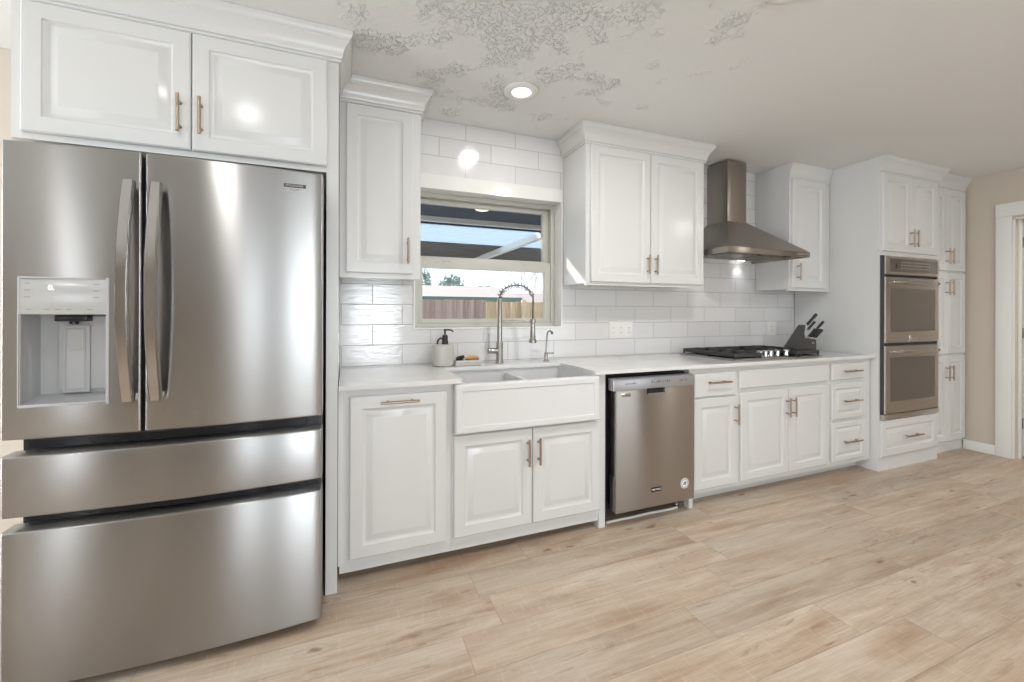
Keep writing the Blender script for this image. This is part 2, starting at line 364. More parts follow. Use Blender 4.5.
wr.box(cur, XR, YR - .12, YR, 0, H - .001)
struct(wr.build('wall_rear', BEIGE, smooth=0))
# unseen openings and unlit hall, added so the steel reflects dark stripes
hb = MB()
hb.box(-3.7, -1.1, -8.3, -8.2, 0, H - .001); hb.box(-3.8, -3.7, -8.3, YR - .12, 0, H - .001); hb.box(-1.1, -1.0, -8.3, YR - .12, 0, H - .001)
struct(hb.build('wall_added_hall', BEIGE, smooth=0))
struct(MB().box(-3.8, -1.0, -8.3, YR - .1505, -.12, 0).build('floor_added_hall', FLOOR, smooth=0))
struct(MB().box(-3.8, -1.0, -8.3, YR - .1505, H, H + .1).build('ceiling_added_hall', BEIGE, smooth=0))
# unseen glazed openings; door follows the tile reflection, windows added for light and reflections
def rear_window(name, x0, x1, z0, z1, mull):
    f = MB(); t = .05
    for a in ((x0, x1, z0, z0 + t), (x0, x1, z1 - t, z1), (x0, x0 + t, z0 + t, z1 - t), (x1 - t, x1, z0 + t, z1 - t)): f.box(a[0], a[1], YR - .10, YR - .03, a[2], a[3])
    for mx in mull: f.box(mx - t / 2, mx + t / 2, YR - .10, YR - .03, z0 + t, z1 - t)
    o = struct(f.build(name, TRIMW, smooth=0, loc=((x0 + x1) / 2, YR - .06, z0)))
    MB().box(x0 + t, x1 - t, YR - .068, YR - .062, z0 + t, z1 - t).build('window_pane', GLASS, o, 0)
    return o
rear_window('unseen_window_2', -4.38, -3.78, .68, 2.02, []); rear_window('door_2', -.98, 1.02, .04, 2.12, [.02]); rear_window('unseen_window_3', 2.7, 4.8, .38, 2.02, [3.75])
f = MB()
for a in ((-2.10, -.70, .68, .73), (-2.10, -.70, 1.97, 2.02), (-2.10, -2.05, .73, 1.97), (-.75, -.70, .73, 1.97), (-1.42, -1.38, .73, 1.97)): f.box(XL - .10, XL - .03, *a)
o = struct(f.build('unseen_window_4', TRIMW, smooth=0, loc=(XL - .06, -1.40, .68)))  # unseen window, added to bring light in from the left
MB().box(XL - .068, XL - .062, -2.05, -.75, .73, 1.97).build('window_pane', GLASS, o, 0)
# baseboards
struct(MB().box(XR - .014, XR - .0005, -.805, -.598, 0, .085, .003).build('baseboard_right', TRIMW))
struct(MB().box(XR - .014, XR - .0005, YR, -2.066, 0, .085, .003).build('baseboard_right_rear', TRIMW))
struct(MB().box(XL + .014, -1.10, -.002, .0115, 0, .085, .003).build('baseboard_back', TRIMW))
# doorway casing in the right wall
cs = MB()
cs.box(XR - .018, XR - .0005, -.902, -.806, 0, 2.075, .004); cs.box(XR - .018, XR - .0005, -2.065, -1.967, 0, 2.075, .004); cs.box(XR - .020, XR - .0005, -2.065, -.806, 2.0755, 2.19, .004)
struct(cs.build('trim_1', TRIMW))
jb = MB()
jb.box(XR - .0004, XR + .125, -.9185, -.900, 0, 2.045, .002); jb.box(XR - .0004, XR + .125, -1.967, -1.9495, 0, 2.045, .002); jb.box(XR - .0004, XR + .125, -1.9495, -.9185, 2.045, 2.059, .002)
jb.box(XR + .05, XR + .085, -.932, -.9185, 0, 2.045, .002)
struct(jb.build('trim_2', TRIMW))
dl = struct(MB().box(XR + .13, XR + .93, -.948, -.908, .01, 2.035, .002).build('door_1', TRIMW, loc=(XR + .13, -.928, .01)))
for z in (1.855, 1.072, .293):
    hm = MB().box(XR + .086, XR + .138, -.924, -.9187, z - .045, z + .045, .002); hm.cyl((XR + .1385, -.955, z - .047), (XR + .1385, -.955, z + .047), .006, n=12)
    hm.build('hinge', DARKG, dl)
ow = MB().box(XR + 1.9, XR + 2.0, -4, .25, 0, H - .001); ow.box(XR + .12, XR + 1.9, .15, .25, 0, H - .001); ow.box(XR + .12, XR + 1.9, -4, -3.9, 0, H - .001)
struct(ow.build('wall_hall', BEIGE, smooth=0))

# kitchen window: liner boards, vinyl frame, two sashes
ln = MB()
ln.box(WX0 - .011, WX0, -.004, .10, WZ0 - .010, 2.121); ln.box(WX1, WX1 + .011, -.004, .10, WZ0 - .010, 2.121); ln.box(WX0, WX1, -.004, .10, WZ0 - .010, WZ0)
ln.box(WX0 - .001, WX1 + .001, -.006, .0115, WZ1, 2.1205); ln.box(WX0, WX1, .0115, .10, WZ1 - .0005, WZ1 + .005)
struct(ln.build('trim_3', TRIMG, smooth=0))
wf = MB(); X0, X1, Z0, Z1 = .408, 1.439, 1.144, 2.0285
wf.box(X0, X0 + .030, .10, .19, Z0, Z1); wf.box(X1 - .030, X1, .10, .19, Z0, Z1); wf.box(X0 + .030, X1 - .030, .10, .19, Z0, Z0 + .022); wf.box(X0 + .030, X1 - .030, .10, .19, Z1 - .028, Z1)
win = struct(wf.build('window_1', VINYL, smooth=0, loc=(.923, .15, Z0)))
ls = MB(); a0, a1 = X0 + .0302, X1 - .0302
ls.box(a0, a0 + .034, .110, .145, Z0 + .0222, 1.604, .003); ls.box(a1 - .046, a1, .110, .145, Z0 + .0222, 1.604, .003); ls.box(a0 + .034, a1 - .046, .110, .145, Z0 + .0222, 1.197, .003); ls.box(a0 + .034, a1 - .046, .108, .145, 1.534, 1.604, .003)
ls.box(.60, .66, .100, .1079, 1.585, 1.592, .001); ls.box(1.18, 1.24, .100, .1079, 1.585, 1.592, .001)
sash = ls.build('sash', VINYL, win, 30)
MB().box(a0 + .03, a1 - .04, .126, .130, 1.19, 1.54).build('pane', GLASS, sash, 0)
us = MB()
us.box(a0, a0 + .020, .150, .185, 1.58, Z1 - .0285, .003); us.box(a1 - .044, a1, .150, .185, 1.58, Z1 - .0285, .003); us.box(a0 + .02, a1 - .044, .150, .185, 1.58, 1.618, .003); us.box(a0 + .02, a1 - .044, .150, .185, 1.970, Z1 - .0285, .003)
sash2 = us.build('sash', VINYL, win, 30)
MB().box(a0 + .015, a1 - .040, .166, .170, 1.61, 1.975).build('pane', glass_mat('shaded_window_glass', (.72, .75, .77)), sash2, 0)

# ------------------------------------------------------------------ ceiling downlights
DL = [((.905, -.53), 'white round recessed ceiling light lit in front of the window', 2.5),
      ((1.55, -1.61), 'round recessed ceiling light cut by the top edge of the photo', 17.0),
      ((-.58, -1.72), 'round recessed ceiling light over the floor in front of the refrigerator', 3.0),
      ((4.55, -2.70), 'round recessed ceiling light near the right wall doorway', 12.0),
      ((2.9, -3.6), 'added recessed ceiling light behind the viewer, right of the middle', 3.0),  # unseen lamp added to brighten the room
      ((.4, -4.2), 'added recessed ceiling light behind the viewer by the glass door', 4.0),  # another added lamp, out of view, for room light
      ((6.2, -1.9), 'added ceiling light in the hall beyond the right doorway', 14.0),  # lamp added to light the hall
      ((-2.6, -3.4), 'added recessed ceiling light behind the viewer on the left', 6.0)]  # out-of-view lamp added for light on the left
def ring_prof(c): return [(.066, -.004), (.070, -.012), (.084, -.010), (.093, -.004), (.094, -.0006), (.066, -.0006)]
for (x, y), lab, pw in DL:
    t = thing('recessed_light', lab, 'ceiling light', (x, y, H), 'recessed ceiling downlights')
    r = MB(); n = 40
    r.rings([[(x + q * math.cos(2 * math.pi * k / n), y + q * math.sin(2 * math.pi * k / n), H + z) for k in range(n)] for q, z in [(.097, -.0006), (.096, -.005), (.088, -.012), (.070, -.014), (.058, -.012), (.053, -.008), (.0525, -.0006)]], cap0=False, cap1=False)
    r.build('trim_ring', TRIMW, t)
    MB().lathe([(.052, -.001), (.052, -.006), (.04, -.008), (.01, -.0085)], (x, y, H), 32).build('lens', GLOW, t)
    l = bpy.data.lights.new('downlight', 'AREA'); l.shape = 'DISK'; l.size = .12; l.energy = pw; l.color = (1, .985, .96)
    lo = bpy.data.objects.new('downlight', l); COL.objects.link(lo); lo.location = (x, y, H - .016)

# ------------------------------------------------------------------ fridge cabinet
FY = -.665
t = thing('refrigerator_cabinet', 'tall white cabinet with two raised doors and crown, built around the refrigerator', 'cabinet', (-.56, -.33, 0))
b = MB(); b.box(-1.094, -.0305, FY, -.003, 1.858, 2.4695); b.box(-.078, -.0305, FY, FY + .022, 0, 1.8575); b.box(-.050, -.0305, FY + .022, -.003, 0, 1.8575); b.box(-1.094, -1.068, -.60, -.003, 0, 1.8575)
b.build('carcass', WHITE, t, 0)
for x0, x1, hx in ((-1.062, -.568, -.600), (-.563, -.076, -.531)):
    d = raised('door', x0, x1, 1.880, 2.342, FY, t); pull(d, hx, 2.010, FY, .145)
crown([(-1.094, -.003), (-1.094, FY), (-.0305, FY), (-.0305, -.366)], t)

# ------------------------------------------------------------------ wall cabinets
UY = -.305
t = thing('wall_cabinet', 'narrow white single-door wall cabinet between refrigerator and window', 'cabinet', (.18, -.15, 1.43))
b = MB(); b.box(-.0285, .390, UY, -.003, 1.436, 2.4695); b.box(-.0285, -.010, UY, UY + .02, 1.428, 1.436); b.box(-.010, .390, UY, UY + .02, 1.426, 1.436); b.build('carcass', WHITE, t, 0)
d = raised('door', .002, .347, 1.452, 2.340, UY, t); pull(d, .318, 1.577, UY, .14)
crown([(-.0285, UY), (.390, UY), (.390, -.003)], t)
t = thing('wall_cabinet', 'wide white double-door wall cabinet between window and range hood', 'cabinet', (1.96, -.15, 1.43))
b = MB(); b.box(1.4555, 2.462, UY, -.003, 1.436, 2.4695); b.box(1.4555, 2.462, UY, UY + .02, 1.424, 1.436); b.build('carcass', WHITE, t, 0)
for x0, x1, hx in ((1.487, 1.965, 1.934), (1.970, 2.444, 2.001)):
    d = raised('door', x0, x1, 1.444, 2.342, UY, t); pull(d, hx, 1.572, UY, .135)
crown([(1.4555, -.003), (1.4555, UY), (2.462, UY), (2.462, -.003)], t)
t = thing('wall_cabinet', 'white single-door wall cabinet between range hood and oven tower', 'cabinet', (3.63, -.15, 1.43))
b = MB(); b.box(3.377, 3.8835, UY, -.003, 1.436, 2.4695); b.box(3.377, 3.8835, UY, UY + .02, 1.424, 1.436); b.build('carcass', WHITE, t, 0)
d = raised('door', 3.398, 3.806, 1.448, 2.345, UY, t); pull(d, 3.450, 1.580, UY, .14)
crown([(3.3772, UY), (3.883, UY)], t, .5)

# ------------------------------------------------------------------ base cabinets
BY = -.61
t = thing('base_cabinet', 'white pull-out base cabinet with one tall raised panel, next to the refrigerator', 'cabinet', (.23, -.3, 0))
b = MB(); b.box(-.0285, .4955, BY, -.003, .083, .890); b.box(-.022, .4955, BY + .006, BY + .03, .045, .083); b.build('carcass', WHITE, t, 0)
MB().box(-.0285, .4955, -.44, -.42, 0, .083).build('toe_kick', WHITE, t, 0)
d = raised('door', .019, .469, .110, .854, BY, t); pull(d, .243, .823, BY, .178, False)
t = thing('base_cabinet', 'white two-door base cabinet under the farmhouse sink', 'cabinet', (.95, -.3, 0))
b = MB(); b.box(.4965, 1.4045, BY, -.003, .083, .632); b.box(.4965, .5025, BY, -.003, .632, .890); b.box(1.3385, 1.4045, BY, -.003, .632, .890); b.box(1.362, 1.4045, BY, -.003, 0, .083); b.box(.4965, 1.362, BY + .006, BY + .03, .045, .083)
b.build('carcass', WHITE, t, 0)
MB().box(.4965, 1.3615, -.44, -.42, 0, .083).build('toe_kick', WHITE, t, 0)
for x0, x1, hx in ((.505, .9325, .904), (.9375, 1.361, .967)):
    d = raised('door', x0, x1, .115, .626, BY, t); pull(d, hx, .504, BY, .142)
t = thing('base_cabinet', 'white base cabinet with one drawer over one door, right of the dishwasher', 'cabinet', (2.23, -.3, 0))
b = MB(); b.box(2.0305, 2.4325, BY, -.003, .083, .890); b.box(2.0305, 2.062, BY, BY + .04, 0, .083); b.build('carcass', WHITE, t, 0)
MB().box(2.063, 2.4325, -.512, -.495, 0, .083).build('toe_kick', WHITE, t, 0)
d = MB().panel(2.058, 2.413, .702, .853, BY - DT, DT - .0005, SLAB).build('drawer', WHITE, t, 25); pull(d, 2.242, .796, BY, .195, False)
d = raised('door', 2.058, 2.427, .112, .693, BY, t); pull(d, 2.402, .576, BY, .135)
t = thing('base_cabinet', 'white two-door base cabinet with flat false front under the cooktop', 'cabinet', (2.9, -.3, 0))
b = MB(); b.box(2.4335, 3.3685, BY, -.003, .083, .890); b.build('carcass', WHITE, t, 0)
MB().box(2.4335, 3.3685, -.512, -.495, 0, .083).build('toe_kick', WHITE, t, 0)
MB().panel(2.450, 3.345, .735, .857, BY - DT, DT - .0005, SLAB).build('false_front', WHITE, t, 25)
for x0, x1, hx in ((2.462, 2.922, 2.895), (2.927, 3.343, 2.955)):
    d = raised('door', x0, x1, .116, .708, BY, t); pull(d, hx, .580, BY, .135)
t = thing('base_cabinet', 'narrow white three-drawer base cabinet between cooktop and oven tower', 'cabinet', (3.63, -.3, 0))
b = MB(); b.box(3.3695, 3.8835, BY, -.003, .083, .890); b.build('carcass', WHITE, t, 0)
MB().box(3.3695, 3.8835, -.512, -.495, 0, .083).build('toe_kick', WHITE, t, 0)
for z0, z1, hz, pr in ((.735, .858, .802, SLAB), (.438, .707, .576, RAISED_S), (.120, .414, .266, RAISED_S)):
    d = MB().panel(3.396, 3.785, z0, z1, BY - DT, DT - .0005, pr).build('drawer', WHITE, t, 25); pull(d, 3.602, hz, BY, .205, False)

# countertop with the sink cut-out
CZ0, CZ1 = .8915, .914
poly = [(-.027, -.003), (-.027, -.648), (.531, -.648), (.545, -.630), (.545, -.232), (.557, -.220), (1.306, -.216), (1.318, -.228), (1.318, -.648), (3.8832, -.648), (3.8832, -.003)]
m = MB(); inner = []
m.prism([(x, y, 0) for x, y in poly], (0, 0, CZ0), (0, 0, CZ1 - .0015))
m.bm.faces.ensure_lookup_table()
tag(m.build('countertop', QUARTZ, None, 20, (1.9, -.3, CZ0)), 'long white quartz countertop with a sink cut-out, running from refrigerator to oven tower', 'countertop')

# ------------------------------------------------------------------ sink
t = thing('farmhouse_sink', 'white double-bowl farmhouse sink with apron front under the window', 'sink', (.92, -.42, .64))
m = MB(); x0, x1, y0, y1, z0, z1 = .5045, 1.3365, -.652, -.18, .637, .8905
m.box(x0, x1, y1 - .02, y1, z0, z1); m.box(x0, x0 + .055, y0 + .022, y1 - .02, z0, z1); m.box(x1 - .022, x1, y0 + .022, y1 - .02, z0, z1)
m.box(x0 + .055, x1 - .022, y0 + .022, y0 + .040, z0, z1 - .006, .003); m.box(x0 + .055, x1 - .022, y0 + .04, y1 - .02, z0, .672)
m.build('bowl', FIRECLAY, t, 30)
MB().box(.932, .962, y0 + .041, y1 - .021, .6725, .868, .008, 3).build('divider', FIRECLAY, t)
MB().panel(x0, x1, z0, z1 - .004, y0 - .008, .030, [(0, .012), (.003, .004), (.010, 0), (.034, 0), (.038, .004), (.042, .005), (.046, .005)]).build('apron', FIRECLAY, t, 25)
for x in (.74, 1.13): MB().lathe([(.042, .6722), (.042, .675), (.030, .676), (.028, .674), (.004, .673)], (x, -.40, 0), 24).build('drain', CHROME, t)

# ------------------------------------------------------------------ faucet
fx, fyy = .932, -.112; Z = .9142
t = thing('kitchen_faucet', 'tall spring-neck pull-down faucet in brushed nickel behind the sink', 'faucet', (fx, fyy, Z))
dv = Vector((math.cos(math.radians(-14)), math.sin(math.radians(-14)), 0))
def P(s, z): return Vector((fx, fyy, 0)) + dv * s + Vector((0, 0, z))
m = MB(); m.lathe([(.027, 0), (.027, .006), (.0235, .010), (.0225, .013), (.0225, .132), (.0205, .138), (.0165, .142), (.0165, .412), (.0150, .418)], (fx, fyy, Z), 28)
m.build('body', NICKEL, t)
m = MB(); m.tube([(fx - .015, fyy, Z + .080), (fx - .078, fyy, Z + .080), (fx - .080, fyy, Z + .080)], [.0185, .0185, .016], 20); m.build('valve', NICKEL, t)
MB().tube([(fx - .070, fyy, Z + .094), (fx - .073, fyy, Z + .150), (fx - .075, fyy, Z + .186)], [.0055, .0050, .0045], 12).build('lever', NICKEL, t)
S = .218
arc = [P(0, Z + .418)] + [P(S / 2 - S / 2 * math.cos(a), Z + .418 + .088 * math.sin(a)) for a in [math.pi * k / 28 for k in range(1, 24)]]
e = arc[-1]
arc += [P(S + .001 * k, e.z - .03 * k) for k in range(1, 3)] + [P(S, Z + .33), P(S, Z + .268)]
MB().tube(arc, .0048, 12).build('hose', DARKG, t)
# spring wound around the hose
def resample(pts, n):
    d = [0]
    for a, b in zip(pts, pts[1:]): d.append(d[-1] + (b - a).length)
    out = []
    for k in range(n):
        q = d[-1] * k / (n - 1); i = max(j for j in range(len(d) - 1) if d[j] <= q + 1e-9); u = (q - d[i]) / (d[i + 1] - d[i]); out.append(pts[i].lerp(pts[i + 1], u))
    return out
up = arc[:23]
rs = resample(up, 420); side = Vector((-dv.y, dv.x, 0)); hel = []
for k, p in enumerate(rs):
    tg = (rs[min(k + 1, 419)] - rs[max(k - 1, 0)]).normalized(); nn = tg.cross(side).normalized(); a = 2 * math.pi * 12 * k / 419
    hel.append(p + (nn * math.cos(a) + side * math.sin(a)) * (.0120 + .007 * math.sin(math.pi * k / 419) ** .7))
MB().tube(hel, .0030, 6).build('spring', NICKEL, t)
m = MB(); q0, q1 = arc[22], arc[24]; m.tube([q0, q0.lerp(q1, .3), q0.lerp(q1, .7), q1], [.010, .015, .015, .010], 16); m.build('spring_collar', NICKEL, t)
m = MB(); m.tube([P(.012, Z + .272), P(S - .010, Z + .266)], .0052, 12)
m.lathe([(.019, .258), (.0195, .262), (.0195, .280), (.019, .284)], (P(S, Z)), 20); m.build('docking_arm', NICKEL, t)
h = P(S, Z); m = MB(); m.lathe([(.010, .284), (.0150, .276), (.0150, .250), (.0175, .20), (.0185, .160), (.0235, .148), (.0255, .140), (.0255, .132), (.021, .128)], h, 24); m.build('spray_head', NICKEL, t)
# drinking-water tap
wx, wy = 1.262, -.12
t = thing('filtered_water_tap', 'small slim nickel drinking-water tap right of the tall faucet', 'tap', (wx, wy, Z))
m = MB(); m.lathe([(.021, 0), (.021, .005), (.013, .010), (.012, .050), (.009, .056), (.006, .060)], (wx, wy, Z), 22)
m.tube([(wx, wy, Z + .05), (wx + .003, wy, Z + .12), (wx + .006, wy - .004, Z + .175), (wx + .010, wy - .012, Z + .198), (wx + .018, wy - .030, Z + .207), (wx + .022, wy - .042, Z + .198)], [.0055, .005, .005, .005, .005, .005], 12); m.build('spout', NICKEL, t)
MB().tube([(wx + .022, wy - .042, Z + .198), (wx + .024, wy - .048, Z + .184)], [.007, .0075], 12).build('aerator', BLACK, t)
MB().box(wx + .010, wx + .058, wy - .008, wy + .008, Z + .046, Z + .056, .003).build('lever', NICKEL, t)

# ------------------------------------------------------------------ soap caddy and what lies on it
t = thing('soap_dispenser', 'speckled grey stoneware soap dispenser with attached tray beside the faucet', 'soap dispenser', (.62, -.13, Z))
m = MB(); m.lathe([(.058, 0), (.064, .004), (.0655, .02), (.0655, .122), (.063, .130), (.056, .132), (.03, .133)], (.560, -.125, Z), 32, 1, .72); m.build('bottle', SPECK, t)
m = MB(); tx0, tx1 = .6275, .790
m.box(tx0, tx1, -.168, -.082, Z, Z + .010, .003); m.box(tx0, tx1, -.168, -.160, Z + .010, Z + .032, .003); m.box(tx0, tx1, -.090, -.082, Z + .010, Z + .032, .003); m.box(tx1 - .008, tx1, -.160, -.090, Z + .010, Z + .032, .003)
m.build('tray', SPECK, t)
m = MB(); px, py = .570, -.128
m.lathe([(.0195, .133), (.0195, .150), (.017, .153), (.0165, .186), (.014, .189), (.006, .190), (.0055, .214), (.008, .216), (.008, .224), (.004, .226)], (px, py, Z), 20)
m.tube([(px, py, Z + .220), (px + .026, py - .004, Z + .221), (px + .042, py - .006, Z + .216), (px + .050, py - .007, Z + .207)], [.0055, .0050, .0045, .004], 10); m.build('pump', BLACK, t)
m = MB(); m.tube([(px - .047, py - .004, Z + .1335), (px - .047, py - .004, Z + .150), (px - .038, py - .004, Z + .165), (px - .026, py - .003, Z + .170), (px - .015, py, Z + .163)], .0058, 10); m.build('hook', BLACK, t)
m = MB(); bx = .645
m.lathe([(.020, .0105), (.024, .014), (.024, .028), (.020, .034), (.010, .036)], (bx + .022, -.125, Z), 18); m.tube([(bx - .004, -.128, Z + .040), (bx + .02, -.126, Z + .045), (bx + .047, -.124, Z + .051)], [.008, .013, .010], 10)
tag(m.build('scrubber', BRISTLE, None, 35, (bx + .02, -.125, Z + .0105)), 'small black scrubber lying on the soap tray, left of the wooden handle', 'scrubber')
t = thing('dish_brush', 'dish brush with orange wooden handle on the soap tray', 'brush', (.74, -.125, Z + .01))
MB().tube([(.700, -.126, Z + .040), (.715, -.126, Z + .041), (.745, -.125, Z + .043), (.775, -.124, Z + .041), (.788, -.124, Z + .040)], [.0085, .0120, .0125, .0105, .007], 14).build('handle', BAMBOO, t)
MB().lathe([(.0120, .0105), (.014, .024), (.011, .030)], (.715, -.125, Z), 14).build('bristles', BRISTLE, t)

# ------------------------------------------------------------------ cooktop
cx0, cx1, cy0, cy1 = 2.462, 3.362, -.578, -.070
t = thing('gas_cooktop', 'stainless gas cooktop with black iron grates set in the countertop', 'cooktop', (2.92, -.32, Z))
m = MB(); m.box(cx0, cx1, cy0, cy1, Z, Z + .009, .004, 2); m.box(cx0 + .03, cx1 - .03, cy0 + .03, cy1 - .03, Z + .009, Z + .0105); m.build('steel_tray', STEEL, t)
burn = [(2.612, -.20, .040), (2.612, -.44, .034), (2.920, -.245, .055), (3.228, -.20, .034), (3.228, -.44, .040)]
for x, y, r in burn:
    MB().lathe([(r * 1.25, .0107), (r * 1.25, .016), (r, .018), (r, .026), (r * .9, .031), (r * .4, .032)], (x, y, Z), 26).build('burner', IRON, t)
def grate(x0, x1, y0, y1, cs):
    m = MB(); w = .006; zt, zb = Z + .048, Z + .022
    for x in (x0, x1): m.box(x - w, x + w, y0 - w, y1 + w, zb, zt, .003)
    for y in (y0, y1): m.box(x0 + w, x1 - w, y - w, y + w, zb, zt, .003)
    for cxx, cy in cs:
        m.box(x0 + w, cxx - .022, cy - .005, cy + .005, zb, zt + .003, .002); m.box(cxx + .022, x1 - w, cy - .005, cy + .005, zb, zt + .003, .002)
        ya = max(y0 + w, cy - .135); yb = min(y1 - w, cy + .125)
        m.box(cxx - .005, cxx + .005, ya, cy - .022, zb, zt + .003, .002); m.box(cxx - .005, cxx + .005, cy + .022, yb, zb, zt + .003, .002)
    if len(cs) > 1:
        ym = (cs[0][1] + cs[1][1]) / 2; m.box(x0 + w, x1 - w, ym - .006, ym + .006, zb, zt, .003)
    for x in (x0, x1):
        for y in (y0, y1, (y0 + y1) / 2): m.tube([(x, y, zb + .004), (x, y, Z + .0108)], [.009, .007], 10)
    return m.build('grate', IRON, t, 30)
grate(2.486, 2.728, -.560, -.092, [(2.612, -.20), (2.612, -.44)])
grate(2.748, 3.092, -.410, -.092, [(2.920, -.245)])
grate(3.112, 3.340, -.560, -.092, [(3.228, -.20), (3.228, -.44)])
for x, y in ((2.758, -.53), (2.820, -.525), (2.880, -.52), (2.950, -.52), (3.045, -.52)):
    m = MB(); m.lathe([(.020, .0107), (.020, .014), (.0165, .018), (.0155, .040), (.0195, .042), (.0195, .050), (.017, .052)], (x, y, Z), 22); m.box(x - .004, x + .004, y - .018, y + .018, Z + .0525, Z + .058, .002); m.build('knob', CHROME, t)

# ------------------------------------------------------------------ knife block
P0 = Vector((3.60, -.38, Z + .0003)); nb = Vector((.82, .57, 0)).normalized(); db = Vector((nb.y, -nb.x, 0))
def K(s, z, w=0): return P0 + db * s + nb * w + Vector((0, 0, z))
t = thing('knife_block', 'dark wooden slanted knife block in the corner by the oven tower', 'knife block', P0)
prof = [(-.235, .022), (-.175, .022), (-.175, .010), (-.155, .018), (-.022, .020), (-.012, 0), (0, 0), (0, .108), (-.012, .112), (-.075, .226), (-.121, .226)]
m = MB(); m.prism([K(s, z) for s, z in [(-.235, .018), (-.178, .004), (-.160, .014), (-.026, .018), (-.016, 0), (0, 0), (0, .106), (-.074, .118), (-.080, .160), (-.072, .226), (-.121, .226)]], (0, 0, 0), nb * .105)
m.prism([K(s, z) for s, z in [(-.235, 0), (-.222, 0), (-.215, .0135), (-.2345, .0175)]], (0, 0, 0), nb * .105)
m.build('body', BLOCKW, t, 0)
MB().prism([K(s, z, -.0012) for s, z in [(-.030, .074), (-.014, .074), (-.014, .086), (-.030, .086)]], (0, 0, 0), nb * .001).build('emblem', NICKEL, t, 0)
kd = (db * .073 + Vector((0, 0, .103))).normalized()
knives = [(-.072, .214, .022, .126, .0125, 'longest black-handled knife at the top of the knife block'),
          (-.064, .176, .060, .095, .0105, 'black-handled knife just under the topmost one in the knife block'),
          (-.048, .1165, .085, .170, .0105, 'long black-handled knife leaning highest at the right of the knife block'),
          (-.062, .118, .020, .095, .0090, 'short steel-tipped knife nearest the slanted block, front row'),
          (-.044, .115, .036, .098, .0090, 'short steel-tipped knife second from the slanted block, front row'),
          (-.028, .112, .018, .100, .0090, 'short steel-tipped knife third from the slanted block, front row'),
          (-.013, .110, .040, .096, .0090, 'short steel-tipped knife sticking out furthest over the front of the block')]
for s, z, w, ln_, r, lab in knives:
    a = K(s, z, w) + kd * .004; t = thing('kitchen_knife', lab, 'knife', a, 'knives in the block')
    pv = kd.cross(nb).normalized()
    m = MB(); secs = [(0, .8), (.15, 1.0), (.5, .85), (.85, 1.05), (1.0, .8)]
    m.rings([[a + kd * (.012 + (ln_ - .012) * u) + pv * r * k * math.cos(q) + nb * r * .62 * k * math.sin(q) for q in [2 * math.pi * i / 14 for i in range(14)]] for u, k in secs]); m.build('handle', KHAND, t)
    m = MB(); m.rings([[a + kd * u + pv * r * .8 * math.cos(q) + nb * r * .5 * math.sin(q) for q in [2 * math.pi * i / 14 for i in range(14)]] for u in (.0, .0118)]); m.build('bolster', CHROME, t)
    e = a + kd * (ln_ + .0005); m = MB(); m.rings([[e + kd * u + pv * r * .6 * math.cos(q) + nb * r * .38 * math.sin(q) for q in [2 * math.pi * i / 12 for i in range(12)]] for u in (.0, .003)]); m.build('end_cap', CHROME, t)

# ------------------------------------------------------------------ wall plates
def outlet(x0, x1, z0, z1, lab, cells):
    t = thing('wall_outlet', lab, 'outlet', ((x0 + x1) / 2, 0, z0))
    MB().box(x0, x1, -.0065, -.0006, z0, z1, .002).build('cover_plate', OUTLET, t)
    w = (x1 - x0) / cells; zc = (z0 + z1) / 2
    for i in range(cells):
        c = x0 + w * (i + .5); m = MB().box(c - .0165, c + .0165, -.0085, -.0066, zc - .034, zc + .034, .0008)
        p = m.build('socket', OUTLET, t)
        for dz in (-.018, .018):
            for dx in (-.006, .006): MB().box(c + dx - .0012, c + dx + .0012, -.0092, -.0086, zc + dz - .004, zc + dz + .004).build('slot', MARK, p, 0)
outlet(1.846, 2.058, 1.046, 1.170, 'wide white outlet plate on the tiles above the dishwasher', 3)
outlet(3.524, 3.632, 1.040, 1.164, 'small white outlet plate on the tiles behind the knife block', 1)

# ------------------------------------------------------------------ dishwasher
t = thing('dishwasher', 'stainless front-control dishwasher standing under the countertop', 'dishwasher', (1.72, -.34, 0))
m = MB(); m.box(1.4125, 2.024, -.575, -.03, .095, .868); m.build('tub', BLACK, t, 0)
DY = -.664
m = MB(); m.box(1.442, 2.021, DY, -.612, .090, .7935, .004); m.box(1.436, 1.4415, DY + .012, -.612, .10, .30); door = m.build('door', STEEL_DK, t)
m = MB(); m.box(1.450, 2.012, -.611, -.576, .11, .85); m.build('inner_door', BLACK, t, 0)
m = MB(); m.rings([[(1.422, y, z), (1.428, y - .003, z), (2.014, y - .003, z), (2.021, y, z), (2.021, -.612, z), (1.422, -.612, z)] for y, z in ((DY, .7945), (DY - .002, .83), (DY + .004, .855), (DY + .016, .863))]); cp = m.build('control_panel', DWPANEL, t)
m = MB(); m.rings([[(1.658 + i, y, .762 + i), (1.784 - i, y, .762 + i), (1.784 - i, y, .798 - i), (1.658 + i, y, .798 - i)] for i, y in ((0, DY - .0005), (.002, DY - .008), (.005, DY - .008), (.008, DY - .001), (.010, DY - .0006))]); pk = m.build('pocket_handle', BLACKG, t)
MB().box(1.660, 1.783, DY - .0095, DY - .0082, .762, .768).build('pocket_lip', DWPANEL, pk, 0)
for x in [1.50 + .012 * i for i in range(7)] + [1.69 + .016 * i for i in range(9)] + [1.90, 1.915, 1.945]:
    MB().box(x, x + random.uniform(.005, .010), DY - .0062, DY - .0030, .828, .836 + random.choice((0, .006))).build('control_mark', MARK, cp, 0)
MB().box(1.476, 1.540, DY - .0025, DY - .0004, .756, .777, .001).build('name_plate', CHROME, door)
text_mesh('plate_marks', 'DUAL POWER', .0095, (1.508, DY - .003, .7665), BLACK, door)
MB().box(1.693, 1.765, DY - .0025, DY - .0004, .178, .204, .001).build('brand_plate', BLACK, door)
